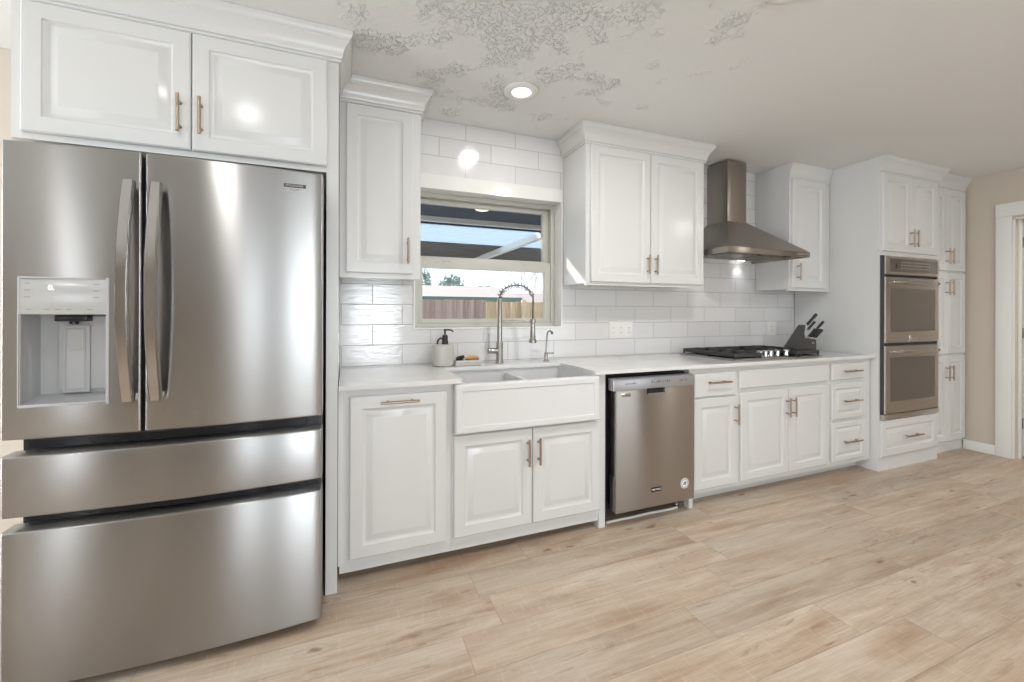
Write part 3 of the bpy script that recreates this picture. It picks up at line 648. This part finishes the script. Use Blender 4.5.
text_mesh('brand_lettering', 'MAYTAG', .0165, (1.729, DY - .003, .191), WMARK, door)
m = MB(); c = (1.944, .195)
def disc(m, r0, r1, y, n=28):
    return m.rings([[(c[0] + r * math.cos(2 * math.pi * k / n), yy, c[1] + r * math.sin(2 * math.pi * k / n)) for k in range(n)] for r, yy in ((r0, DY - .0003), (r0, y), (r1, y))], cap0=False, cap1=(r1 < .01))
disc(m, .031, .001, DY - .0012).build('round_sticker', WMARK, door)
m = MB(); m.rings([[(c[0] + r * math.cos(2 * math.pi * k / 28), DY - .0016, c[1] + r * math.sin(2 * math.pi * k / 28)) for k in range(28)] for r in (.026, .023)], cap0=False, cap1=False); m.box(c[0] - .012, c[0] + .012, DY - .0018, DY - .0013, c[1] - .008, c[1] - .001); m.box(c[0] - .006, c[0] + .013, DY - .0018, DY - .0013, c[1] + .001, c[1] + .009); m.build('sticker_print', MARK, door, 0)
m = MB()
for x in (1.43, 1.985): m.tube([(x, -.55, 0), (x, -.55, .012), (x, -.55, .013), (x, -.55, .094)], [.018, .018, .009, .009], 12)
m.build('foot', CHROME, t)
MB().box(1.43, 2.0, -.46, -.44, .02, .09).build('toe_plate', BLACK, t, 0)
m = MB(); m.tube([(1.43, -.585, .0085), (1.55, -.582, .0085), (1.60, -.585, .0085), (1.75, -.580, .0085), (1.88, -.585, .0085), (1.96, -.583, .0085)], .0075, 10)
tag(m.build('water_pipe', TRIMW, None, 35, (1.7, -.57, 0)), 'thin white pipe lying on the floor under the dishwasher', 'pipe')

# ------------------------------------------------------------------ range hood
hx0, hx1, hy = 2.489, 3.339, -.500
t = thing('range_hood', 'stainless chimney range hood on the tiled wall over the cooktop', 'range hood', (2.92, -.2, 1.67))
m = MB()
def ringxy(x0, x1, y0, z): return [(x0, y0, z), (x1, y0, z), (x1, -.0015, z), (x0, -.0015, z)]
m.rings([ringxy(hx0, hx1, hy, 1.712), ringxy(hx0 + .006, hx1 - .006, hy + .006, 1.716), ringxy(2.812, 3.024, -.206, 1.968), ringxy(2.812, 3.024, -.206, 1.972)]); m.build('canopy', STEEL_HOOD, t, 20)
m = MB(); w = .012
m.box(hx0, hx1, hy, hy + w, 1.671, 1.7118, .001); m.box(hx0, hx0 + w, hy + w, -.0015, 1.671, 1.7118, .001); m.box(hx1 - w, hx1, hy + w, -.0015, 1.671, 1.7118, .001); rim = m.build('rim', STEEL_HOOD, t)
m = MB()
for i in range(5): m.box(3.195 + i * .019, 3.205 + i * .019, hy - .0035, hy - .0003, 1.687, 1.697, .002)
m.build('buttons', CHROME, rim)
m = MB(); m.box(hx0 + w, hx1 - w, hy + w, -.002, 1.690, 1.694); m.build('underside_panel', CHROME, t, 0)
for x0, x1 in ((2.56, 2.905), (2.925, 3.27)):
    m = MB(); m.box(x0, x1, -.40, -.10, 1.680, 1.6895)
    for i in range(10): m.box(x0 + .012 + i * .033, x0 + .026 + i * .033, -.385, -.115, 1.676, 1.680)
    m.build('grease_filter', NICKEL, t, 0)
for x in (2.63, 3.16):
    MB().lathe([(.030, 1.6895), (.030, 1.684), (.022, 1.682), (.004, 1.6815)], (x, -.045, 0), 24).build('lamp', GLOW, t)
    l = bpy.data.lights.new('hood_lamp', 'SPOT'); l.energy = 1.0; l.spot_size = 1.9; l.spot_blend = .6; l.shadow_soft_size = .02; l.color = (.92, .97, 1)
    lo = bpy.data.objects.new('hood_lamp', l); COL.objects.link(lo); lo.location = (x, -.045, 1.678)
m = MB(); m.box(2.815, 3.021, -.202, -.0015, 1.9725, 2.455, .001); ch = m.build('chimney', STEEL_HOOD, t)

# ------------------------------------------------------------------ oven tower
TX0, TX1, TY = 3.8855, 4.7145, -.665
t = thing('oven_tower_cabinet', 'tall white cabinet tower holding the double oven, doors above and drawer below', 'cabinet', (4.3, -.33, 0))
b = MB(); b.box(TX0, TX1, TY, -.003, 0, .400); b.box(TX0, TX1, TY, -.003, 1.700, 2.4695); b.box(TX0, TX0 + .022, TY, -.003, .400, 1.700); b.box(TX1 - .022, TX1, TY, -.003, .400, 1.700); b.box(TX0 + .022, TX1 - .022, -.02, -.003, .400, 1.700)
b.build('carcass', WHITE, t, 0)
for x0, x1, hx in ((3.910, 4.294, 4.266), (4.299, 4.668, 4.325)):
    d = raised('door', x0, x1, 1.732, 2.346, TY, t); pull(d, hx, 1.848, TY, .138)
d = raised('drawer', 3.896, 4.672, .115, .396, TY, t, RAISED); pull(d, 4.283, .256, TY, .232, False)
crown([(TX0 + .0003, TY), (TX1, TY), (TX1, -.660)], t)
# double oven
t = thing('double_wall_oven', 'stainless double wall oven with two dark glass doors in the white tower', 'oven', (4.28, -.4, .405))
ox0, ox1 = 3.909, 4.690; OY = -.697
m = MB(); m.box(3.912, 4.688, TY + .001, -.05, .406, 1.696); m.build('case', DARKG, t, 0)
m = MB(); m.box(ox0, ox1, -.690, TY - .0005, .404, .444, .003); m.build('base_trim', STEEL_OVEN, t)
m = MB(); m.panel(3.912, 4.660, 1.548, 1.692, OY, .031, [(0, .003), (.003, 0), (.018, 0), (.020, .002), (.024, .002)]); cp = m.build('control_panel', STEEL_OVEN, t)
m = MB(); m.box(ox0, 3.9115, -.690, TY - .0005, .445, 1.694); m.box(4.6605, ox1, -.675, TY - .0005, .445, 1.694); m.build('side_trim_shadow', DARKG, t)  # dark grey paints the shadow along the oven's edge
MB().box(3.985, 4.635, OY - .0012, OY + .0015, 1.572, 1.674, .001).build('control_glass', OVENGL, cp)
m = MB()
for r_, z in enumerate((1.598, 1.622, 1.646)):
    for i in range(13): m.box(4.12 + i * .032, 4.12 + i * .032 + random.uniform(.008, .02), OY - .0018, OY - .0013, z, z + .005)
m.build('control_print', GREYPL, cp, 0)
MB().box(4.050, 4.075, OY - .003, OY - .0013, 1.60, 1.635, .002).build('dial', BLACK, cp)
def oven_door(z0, z1, wz0, wz1, badge):
    m = MB(); m.panel(3.912, 4.660, z0, z1, OY, .031, [(0, .004), (.004, 0), (.02, 0)]); dr = m.build('door', STEEL_OVEN, t)
    m = MB(); m.panel(3.984, 4.603, wz0, wz1, OY - .0015, .0014, [(0, .0004), (.002, 0), (.02, 0)]); m.build('window_glass', OVENGL, dr)
    zh = z1 - .042; m = MB()
    pts = [(3.950, OY - .002, zh), (3.952, OY - .028, zh), (3.975, OY - .040, zh), (4.10, OY - .047, zh), (4.286, OY - .050, zh), (4.47, OY - .047, zh), (4.560, OY - .040, zh), (4.583, OY - .028, zh), (4.585, OY - .002, zh)]
    m.tube(pts, [.010, .012, .013, .013, .013, .013, .013, .012, .010], 14); m.build('handle', HANDLE, dr)
    if badge:
        m = MB(); m.box(4.236, 4.330, OY - .003, OY - .0004, 1.018, 1.024, .001); m.box(4.236, 4.243, OY - .003, OY - .0004, 1.024, 1.058, .001); m.box(4.262, 4.330, OY - .003, OY - .0004, 1.030, 1.040, .001); m.build('emblem', CHROME, dr)
oven_door(1.008, 1.527, 1.096, 1.440, True)
oven_door(.452, .984, .546, .890, False)

# ------------------------------------------------------------------ pantry
PX0, PX1, PY = 4.7155, 5.3025, -.595
t = thing('pantry_cabinet', 'tall white pantry cabinet with three tiers of doors in the right corner', 'cabinet', (5.0, -.3, 0))
b = MB(); b.box(PX0, PX1, PY, -.003, .085, 2.4695); b.build('carcass', WHITE, t, 0)
MB().box(PX0, PX1, PY + .006, PY + .03, 0, .0848).build('toe_kick', WHITE, t, 0)
for z0, z1, hz in ((1.622, 2.350, 1.748), (.880, 1.606, 1.470), (.100, .862, .714)):
    for x0, x1, hx in ((4.728, 4.985, 4.958), (4.990, 5.288, 5.022)):
        d = raised('door', x0, x1, z0, z1, PY, t); pull(d, hx, hz, PY, .135)
crown([(TX1 + .0592, PY), (PX1 - .0005, PY)], t)

# ------------------------------------------------------------------ refrigerator
FX0, FX1 = -1.011, -.085; FC = (FX0 + FX1) / 2; FW = (FX1 - FX0) / 2
def yb(x): return -.862 - .026 * (1 - ((x - FC) / FW) ** 2)
t = thing('refrigerator', 'large stainless french-door refrigerator with water dispenser and two bottom drawers', 'refrigerator', (FC, -.4, 0))
m = MB(); m.box(FX0 + .006, FX1 - .006, -.770, -.03, .035, 1.765, .004); m.build('case', DARKG, t)
def bowed(x0, x1, z0, z1, th, hole=None, rz=.006):
    xs = {x0, x1}; rr = .007
    for k in range(6): xs |= {x0 + rr * (1 - math.cos(k * math.pi / 10)), x1 - rr * (1 - math.cos(k * math.pi / 10))}
    n = max(6, int((x1 - x0) / .035))
    for k in range(1, n): xs.add(x0 + rr + (x1 - x0 - 2 * rr) * k / n)
    if hole: xs |= {hole[0], hole[1]}
    xs = sorted(xs)
    def y(x):
        e = min(x - x0, x1 - x); d = 0
        if e < rr: d = rr - math.sqrt(max(0, rr * rr - (rr - e) ** 2))
        return yb(x) + d * .8
    zs = [(z0, .006), (z0 + .003, .0015), (z0 + .007, 0)] + ([(hole[2], 0), (hole[3], 0)] if hole else []) + [(z1 - .007, 0), (z1 - .003, .0015), (z1, .006)]
    m = MB(); bm = m.bm
    g = [[bm.verts.new((x, y(x) + dz, z)) for x in xs] for z, dz in zs]
    yback = -.862 + th
    gb = [[bm.verts.new((x, yback, z)) for x in xs] for z, dz in zs]
    for j in range(len(zs) - 1):
        for i in range(len(xs) - 1):
            if hole and xs[i] >= hole[0] - 1e-6 and xs[i + 1] <= hole[1] + 1e-6 and zs[j][0] >= hole[2] - 1e-6 and zs[j + 1][0] <= hole[3] + 1e-6: continue
            bm.faces.new((g[j][i], g[j][i + 1], g[j + 1][i + 1], g[j + 1][i])); bm.faces.new((gb[j + 1][i], gb[j + 1][i + 1], gb[j][i + 1], gb[j][i]))
    for i in range(len(xs) - 1):
        bm.faces.new((gb[0][i], gb[0][i + 1], g[0][i + 1], g[0][i])); bm.faces.new((g[-1][i], g[-1][i + 1], gb[-1][i + 1], gb[-1][i]))
    for j in range(len(zs) - 1):
        bm.faces.new((g[j][0], g[j + 1][0], gb[j + 1][0], gb[j][0])); bm.faces.new((gb[j][-1], gb[j + 1][-1], g[j + 1][-1], g[j][-1]))
    return m
HOLE = (-.962, -.738, .945, 1.236)
dl_ = bowed(FX0, -.6475, 0.836, 1.790, .088, HOLE).build('door', STEEL, t, 40)
dr_ = bowed(-.6365, FX1, 0.836, 1.790, .088).build('door', STEEL, t, 40)
d1 = bowed(FX0, FX1, .588, .784, .070).build('drawer', STEEL, t, 40)
d2 = bowed(FX0, FX1, .034, .543, .070).build('drawer', STEEL, t, 40)
for z0, z1 in ((.7845, .8355), (.5435, .5875)):
    m = MB(); m.box(FX0 + .020, FX1 - .012, -.792, -.772, z0, z1); m.build('handle_recess', BLACK, t, 0)
    m = MB(); n = 16; xa, xb = FX0 + .045, FX1 - .06
    rs_ = []
    for k in range(n + 1):
        x = xa + (xb - xa) * k / n; y = yb(x) + .042; rs_.append([(x, y, z1 - .004), (x, y + .028, z1 - .004), (x, y + .028, z0 + .014), (x, y + .010, z0 + .010)])
    m.rings(rs_).build('grip', BLACKG, t, 30)
m = MB(); m.box(-.6455, -.6385, -.86, -.775, .837, 1.78); m.build('door_gasket', BLACK, t, 0)
# tall bowed handles
for hx, d in ((-.672, dl_), (-.597, dr_)):
    m = MB(); rs_ = []; n = 26; za, zb = .946, 1.684
    for k in range(n + 1):
        u = k / n; z = za + (zb - za) * u; bow = 1 - (2 * u - 1) ** 2; y = -.918 - .046 * bow
        w = .0165 if 0 < k < n else .015
        rs_.append([(hx - w, y, z), (hx - w * .75, y - .006, z), (hx + w * .75, y - .006, z), (hx + w, y, z), (hx + w, y + .013, z), (hx - w, y + .013, z)])
    m.rings(rs_)
    for z in (za + .012, zb - .012): m.box(hx - .013, hx + .013, -.908, yb(hx) + .006, z - .012, z + .012, .003)
    m.build('handle', HANDLE, d, 50)
for x in (-.95, -.16): MB().box(x - .04, x + .04, -.84, -.70, 1.766, 1.782, .003).build('hinge_cover', DARKG, t)
m = MB(); m.box(FX0 + .03, FX1 - .03, -.80, -.76, .006, .034); m.build('toe_grille', BLACK, t, 0)
m = MB()
for x in (FX0 + .08, FX1 - .08):
    for y in (-.72, -.10): m.tube([(x, y, 0), (x, y, .036)], .016, 12)
m.build('foot', BLACK, t)
# dispenser
h0, h1, z0, z1 = HOLE; yf = yb(-.85) - .001; yk = -.776
m = MB(); fr = .006
for a in ((h0 - .005, h0 + .003, z0 - .006, 1.357), (h1 - .003, h1 + .005, z0 - .006, 1.357), (h0 + .003, h1 - .003, z0 - .006, z0 + .004), (h0 + .003, h1 - .003, 1.351, 1.357)): m.box(a[0], a[1], yb((a[0] + a[1]) / 2) - .004, yf + .02, a[2], a[3], .0015)
disp = m.build('dispenser_frame', GREYPL, dl_)
m = MB(); c = [m.bm.verts.new(p) for p in ((h0, yf + .004, z0), (h1, yf + .004, z0), (h1, yf + .004, z1), (h0, yf + .004, z1), (h0 + .004, yk, z0 + .02), (h1 - .004, yk, z0 + .02), (h1 - .004, yk, z1), (h0 + .004, yk, z1))]
for q in ((4, 5, 6, 7), (0, 1, 5, 4), (1, 2, 6, 5), (3, 0, 4, 7), (2, 3, 7, 6)): m.bm.faces.new([c[i] for i in q])
o_ = m.build('dispenser_cavity', GREYPL, dl_, 0)
MB().rings([[(x, yb(x) - y, z) for x in [h0 + .003 + (h1 - h0 - .006) * k / 8 for k in range(9)]] + [(h1 - .003, yf + .03, z), (h0 + .003, yf + .03, z)] for z, y in ((1.2365, .002), (1.240, .0035), (1.3475, .0035), (1.3505, .002))]).build('control_panel', LGREY, dl_, 30)
for z in (1.335, 1.313, 1.291):
    for x in (-.950, -.774): MB().box(x, x + .017, yb(x) - .0043, yb(x + .017) - .0034, z, z + .0018).build('control_mark', MARK, dl_, 0)
for x in (-.945, -.90, -.872, -.844, -.79): MB().box(x, x + .014, yb(x + .007) - .0043, yb(x + .007) - .0034, 1.252, 1.2535).build('control_mark', MARK, dl_, 0)
text_mesh('display_digit', '0.', .022, (-.882, yb(-.882) - .0042, 1.322), DISPLAY, dl_)
m = MB(); m.box(h0 + .055, h1 - .022, yk - .012, yk - .0005, z0 + .03, z1 - .005, .006); m.build('back_plate', GREYPL, dl_)
m = MB(); m.panel(-.893, -.822, .968, 1.200, yk - .020, .0075, [(0, .002), (.003, 0), (.006, 0), (.008, .003), (.011, .003), (.013, 0), (.016, 0)]); pd = m.build('paddle', GREYPL, dl_, 25)
m = MB(); m.panel(-.879, -.838, 1.110, 1.186, yk - .0225, .002, [(0, .001), (.002, 0), (.004, 0)]); m.build('paddle_pad', LGREY, pd)
m = MB(); m.box(-.900, -.815, yk - .052, yk - .013, 1.212, 1.2345, .005); m.tube([(-.857, yk - .032, 1.213), (-.857, yk - .032, 1.203)], .012, 14); m.build('ice_chute', BLACK, dl_)
# badge
bx_ = -.183; m = MB(); m.box(bx_ - .042, bx_ + .042, yb(bx_) - .0022, yb(bx_) + .001, 1.7065, 1.738, .0008); bd = m.build('brand_plate', LGREY, dr_)
m = MB(); m.box(bx_ - .040, bx_ + .040, yb(bx_) - .0030, yb(bx_) - .0023, 1.7225, 1.7365); bb = m.build('brand_band', DARKG, dr_, 0)
text_mesh('brand_lettering', 'FRIGIDAIRE', .0120, (bx_, yb(bx_) - .0034, 1.7295), LGREY, dr_)
text_mesh('brand_sublettering', 'GALLERY', .0085, (bx_, yb(bx_) - .0028, 1.7145), MARK, dr_)

# ------------------------------------------------------------------ outside
PATIO = mat('patio_concrete', (.66, .64, .60), .8); noise_bump(PATIO, (1, 1, 1), 12, .3, .004)
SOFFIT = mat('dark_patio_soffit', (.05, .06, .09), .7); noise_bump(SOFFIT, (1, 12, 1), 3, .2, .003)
SOFF2 = mat('weathered_patio_boards', (.10, .095, .09), .8)
_n = N(SOFF2, 'ShaderNodeTexNoise'); _n.inputs['Scale'].default_value = 3; _n.inputs['Detail'].default_value = 5; L(SOFF2, obj_coord(SOFF2, (1, 8, 1)), _n.inputs['Vector'])
L(SOFF2, ramp(SOFF2, _n.outputs['Fac'], [(.3, (.05, .05, .055)), (.7, (.20, .18, .16))]), bs(SOFF2).inputs['Base Color'])
BEAM = mat('white_patio_beam', (.8, .8, .78), .5); noise_bump(BEAM, (1, 1, 1), 15, .1, .002)
def translucent(name, col):
    m = bpy.data.materials.new(name); m.use_nodes = True; nt = m.node_tree; nt.nodes.clear()
    o = nt.nodes.new('ShaderNodeOutputMaterial'); a = nt.nodes.new('ShaderNodeBsdfTranslucent'); b = nt.nodes.new('ShaderNodeBsdfTransparent'); x = nt.nodes.new('ShaderNodeMixShader'); n = nt.nodes.new('ShaderNodeTexNoise')
    n.inputs['Scale'].default_value = 40; r = nt.nodes.new('ShaderNodeMapRange'); r.inputs[3].default_value = .1; r.inputs[4].default_value = .5
    a.inputs['Color'].default_value = (*col, 1); b.inputs['Color'].default_value = (.62, .70, .76, 1)
    nt.links.new(n.outputs['Fac'], r.inputs[0]); nt.links.new(r.outputs[0], x.inputs[0]); nt.links.new(a.outputs[0], x.inputs[1]); nt.links.new(b.outputs[0], x.inputs[2]); nt.links.new(x.outputs[0], o.inputs[0]); return m
SKYP = translucent('blue_translucent_panel', (.62, .66, .70))
def boards(name, c1, c2, w):
    m = mat(name, c1, .85); t = N(m, 'ShaderNodeTexCoord'); s = N(m, 'ShaderNodeSeparateXYZ'); L(m, t.outputs['Object'], s.inputs[0])
    wn = N(m, 'ShaderNodeTexWhiteNoise', noise_dimensions='1D'); L(m, math_n(m, 'FLOOR', math_n(m, 'DIVIDE', s.outputs['X'], w)), wn.inputs['W'])
    n = N(m, 'ShaderNodeTexNoise'); n.inputs['Scale'].default_value = 1; n.inputs['Detail'].default_value = 5; L(m, obj_coord(m, (30, 30, 2)), n.inputs['Vector'])
    L(m, mixc(m, math_n(m, 'MULTIPLY_ADD', wn.outputs['Value'], .7, math_n(m, 'MULTIPLY', n.outputs['Fac'], .3)), c1, c2), bs(m).inputs['Base Color']); return m
FENCE1 = boards('weathered_fence_boards', (.30, .22, .21), (.52, .41, .39), .145)
FENCE2 = boards('tan_fence_boards', (.47, .34, .22), (.66, .52, .37), .145)
ROOF = mat('pale_roof_shingles', (.25, .205, .20), .9); noise_bump(ROOF, (1, 1, 1), 30, .4, .01)
GUTTER = mat('dark_green_gutter', (.06, .10, .095), .6); noise_bump(GUTTER, (1, 1, 1), 20, .1, .003)
BRICKW = mat('house_wall', (.45, .36, .31), .85); noise_bump(BRICKW, (1, 1, 1), 20, .3, .01)
BARK = mat('grey_bark', (.36, .32, .31), .9); noise_bump(BARK, (1, 1, 1), 30, .5, .02)
LEAF = mat('evergreen_leaves', (.09, .14, .10), .8)
_n = N(LEAF, 'ShaderNodeTexNoise'); _n.inputs['Scale'].default_value = 4; L(LEAF, obj_coord(LEAF), _n.inputs['Vector']); L(LEAF, ramp(LEAF, _n.outputs['Fac'], [(.3, (.14, .19, .17)), (.7, (.27, .33, .30))]), bs(LEAF).inputs['Base Color'])
struct(MB().box(-14, 22, .26, 34, -.30, -.15).build('ground', PATIO, smooth=0))
t = thing('patio_cover', 'patio cover outside the window with dark soffit, white beams and blue panels', 'patio cover', (1.5, 3.5, -.15))
zp = 2.45
m = MB(); m.box(-1.5, 5, .27, 1.045, zp, zp + .06); m.box(-1.5, 5, 1.235, 2.66, zp, zp + .06); m.build('soffit', SOFFIT, t, 0)  # unseen gap between the pieces, added to let a strip of sun through
m = MB(); m.box(-1.5, 5, 2.665, 2.72, 2.39, 2.52); m.box(2.70, 2.79, 2.98, 6.6, 2.34, 2.44); m.build('white_beam', BEAM, t, 0)
m = MB()
for k, (y, z) in enumerate(((2.76, 2.41), (2.86, 2.42), (2.97, 2.42))): m.box(-1.5, 5, y, y + .045, z, z + .12)
m.box(-1.5, 5, 2.73, 3.22, 2.545, 2.57); m.build('stepped_fascia', SOFFIT, t, 0)
m = MB()
for k in range(22): m.box(-1.5, 6, 3.24 + k * .068, 3.24 + k * .068 + .066, 2.46 + .004 * (k % 2), 2.466 + .004 * (k % 2))
m.build('blue_roof_panel', SKYP, t, 0)
m = MB(); m.box(-1.5, 7, 4.78, 7.6, 2.45, 2.52); m.build('far_roof', SOFF2, t, 0)
m = MB()
for x in (-1.45, 4.9): m.box(x - .05, x + .05, 2.665, 2.765, -.15, 2.385)
for x in (-1.45, 6.9): m.box(x - .05, x + .05, 7.45, 7.55, -.15, 2.449)
m.build('post', BEAM, t, 0)
pl = at(410 + 495 * .1465, 190 + 128 * .1465, 2.0); k_ = (zp - CAMZ) / (pl.z - CAMZ); plx, ply = pl.x * k_, CAMY + (2.0 - CAMY) * k_
t = thing('patio_light', 'small round light in the dark patio soffit seen through the upper sash', 'ceiling light', (plx, ply, zp))
MB().lathe([(.085, -.0005), (.087, -.010), (.075, -.016), (.03, -.018), (.01, -.018)], (plx, ply, zp), 24).build('lens', mat('warm_patio_lens', (.9, .8, .55), .4, Emission_Strength=2.0, Emission_Color=(1, .85, .5, 1)), t)
# fences
def fence(name, lab, x0, x1, y, ztop, material, posts):
    t = thing(name, lab, 'fence', ((x0 + x1) / 2, y, -.15)); m = MB(); x = x0; 
    while x < x1 - .01:
        w = min(.143, x1 - x); m.box(x, x + w - .006, y, y + .02, -.15, ztop + random.uniform(-.012, .012)); x += .145
    m.box(x0, x1, y + .0205, y + .06, .2, .29); m.box(x0, x1, y + .0205, y + .06, 1.15, 1.24); m.build('boards', material, t, 0)
    for px_ in posts: MB().box(px_ - .05, px_ + .05, y - .075, y - .0008, -.15, ztop + .05).build('post', POSTM, t, 0)
POSTM = mat('pale_fence_post', (.66, .54, .40), .8); noise_bump(POSTM, (30, 30, 2), 1, .3, .004)
xb_ = at(410 + 520 * .1465, 300, 8).x; xp = at(523, 300, 8).x
fence('wooden_fence', 'weathered grey-brown board fence seen through the left of the window', -3.0, xb_, 8.0, 1.535, FENCE1, [])
fence('wooden_fence', 'tan board fence with a pale post seen through the right of the window', xb_ + .01, 9.5, 8.02, 1.500, FENCE2, [xp])
# neighbouring house
ye, yr_ = 13.0, 16.0
eL = at(405, 296.8, ye); eR = at(521, 297.6, ye); rL = at(415, 285, yr_); rR = at(497, 285.5, yr_)
t = thing('neighbour_house', 'neighbouring house with pale shingle roof and dark gutter beyond the fence', 'house', (3, 15, -.15))
m = MB(); A = Vector((-5, ye, eL.z)); B = Vector((eR.x, ye, eL.z)); C = Vector((rR.x, yr_, rL.z)); D = Vector((-5, yr_, rL.z)); E_ = Vector((eR.x, 19, eL.z)); G = Vector((-5, 19, eL.z))
m.rings([[A, B, E_, G], [Vector((-5, ye, eL.z + .02)), Vector((eR.x, ye, eL.z + .02)), Vector((eR.x, 19, eL.z + .02)), Vector((-5, 19, eL.z + .02))], [D, C, C + Vector((0, .02, 0)), D + Vector((0, .02, 0))]]); m.build('roof', ROOF, t, 0)
m = MB(); m.box(-5, eR.x, ye - .14, ye - .002, eL.z - .15, eL.z + .03); m.build('gutter', GUTTER, t, 0)
m = MB(); m.box(-4.6, eR.x - .4, ye + .4, 18.6, -.15, eL.z - .01); m.build('wall', BRICKW, t, 0)
q0 = at(500, 288, 20); q1 = at(575, 295.5, 20); eb = at(560, 306, 18)
t = thing('neighbour_house', 'lower pale roofed house further back on the right behind the tan fence', 'house', (10, 20, -.15))
m = MB(); m.rings([[(q0.x - 2, 18, eb.z), (q1.x + 3, 18, eb.z), (q1.x + 3, 24, eb.z), (q0.x - 2, 24, eb.z)], [(q0.x - .5, 20.9, q1.z + .12), (q1.x + 1, 20.9, q1.z + .12), (q1.x + 1, 21.1, q1.z + .12), (q0.x - .5, 21.1, q1.z + .12)]]); m.build('roof', ROOF, t, 0)
m = MB(); m.box(q0.x - 1.6, q1.x + 2.6, 18.4, 23.6, -.15, eb.z - .01); m.build('wall', BRICKW, t, 0)
# trees
def bare_tree(lab, base, h):
    m = MB()
    def br(p, d, l, r, lev):
        q = p + d * l; mid = p + d * l * .5 + Vector((random.uniform(-1, 1), random.uniform(-1, 1), 0)) * l * .06
        m.tube([p, mid, q], [r, r * .82, r * .65], 5)
        if lev == 0: return
        for k in range(3 if lev > 1 else 4):
            a = random.uniform(0, 6.28); sp_ = random.uniform(.35, .75)
            nd = (d + Vector((math.cos(a) * sp_, math.sin(a) * sp_, random.uniform(-.05, .25)))).normalized(); br(q if k < 2 else p + d * l * random.uniform(.5, .9), nd, l * random.uniform(.6, .78), r * .6, lev - 1)
    br(Vector(base), Vector((0, 0, 1)), h * .30, h * .012, 5)
    tag(m.build('bare_tree', BARK, None, 60, base), lab, 'tree')
b_ = at(527, 300, 27); bare_tree('tall leafless tree behind the houses on the right', (b_.x, 27, -.15), 6.3)
b_ = at(546, 300, 30); bare_tree('smaller leafless tree at the right edge of the window view', (b_.x, 30, -.15), 6.0)
def shrub(lab, c, rx, rz):
    t = thing('evergreen_tree', lab, 'tree', (c.x, c.y, -.15))
    m = MB()
    for k in range(1500):
        a = random.uniform(0, 6.28); ph = math.acos(random.uniform(-1, 1)); rr = random.uniform(.55, 1.05)
        p = Vector((c.x + rx * rr * math.sin(ph) * math.cos(a), c.y + rx * rr * math.sin(ph) * math.sin(a), c.z + rz * rr * math.cos(ph)))
        s = .05 * random.uniform(.6, 1.4) * (rx ** .5) * 1.6; u = Vector((random.gauss(0, 1), random.gauss(0, 1), random.gauss(0, 1))).normalized(); v = u.orthogonal().normalized()
        m.bm.faces.new([m.bm.verts.new(q) for q in (p - u * s, p + v * s * .6, p + u * s, p - v * s * .6)])
    m.build('foliage', LEAF, t, 0)
    MB().tube([(c.x, c.y, -.15), (c.x, c.y, c.z)], [.12, .06], 8).build('trunk', BARK, t)
c = at(422, 279, 21); shrub('dark evergreen at the left edge of the window behind the roof', Vector((c.x, 21, c.z - .3)), .55, .9)
c = at(452, 282, 21); shrub('round grey-green evergreen top showing above the neighbouring roof', Vector((c.x, 21, c.z - .35)), .75, .75)
c = at(487, 286, 26); shrub('low hazy treetop above the middle of the neighbouring roof', Vector((c.x, 26, c.z - .6)), 1.1, .65)

for o in bpy.data.objects:
    if '_o' in o: del o['_o']
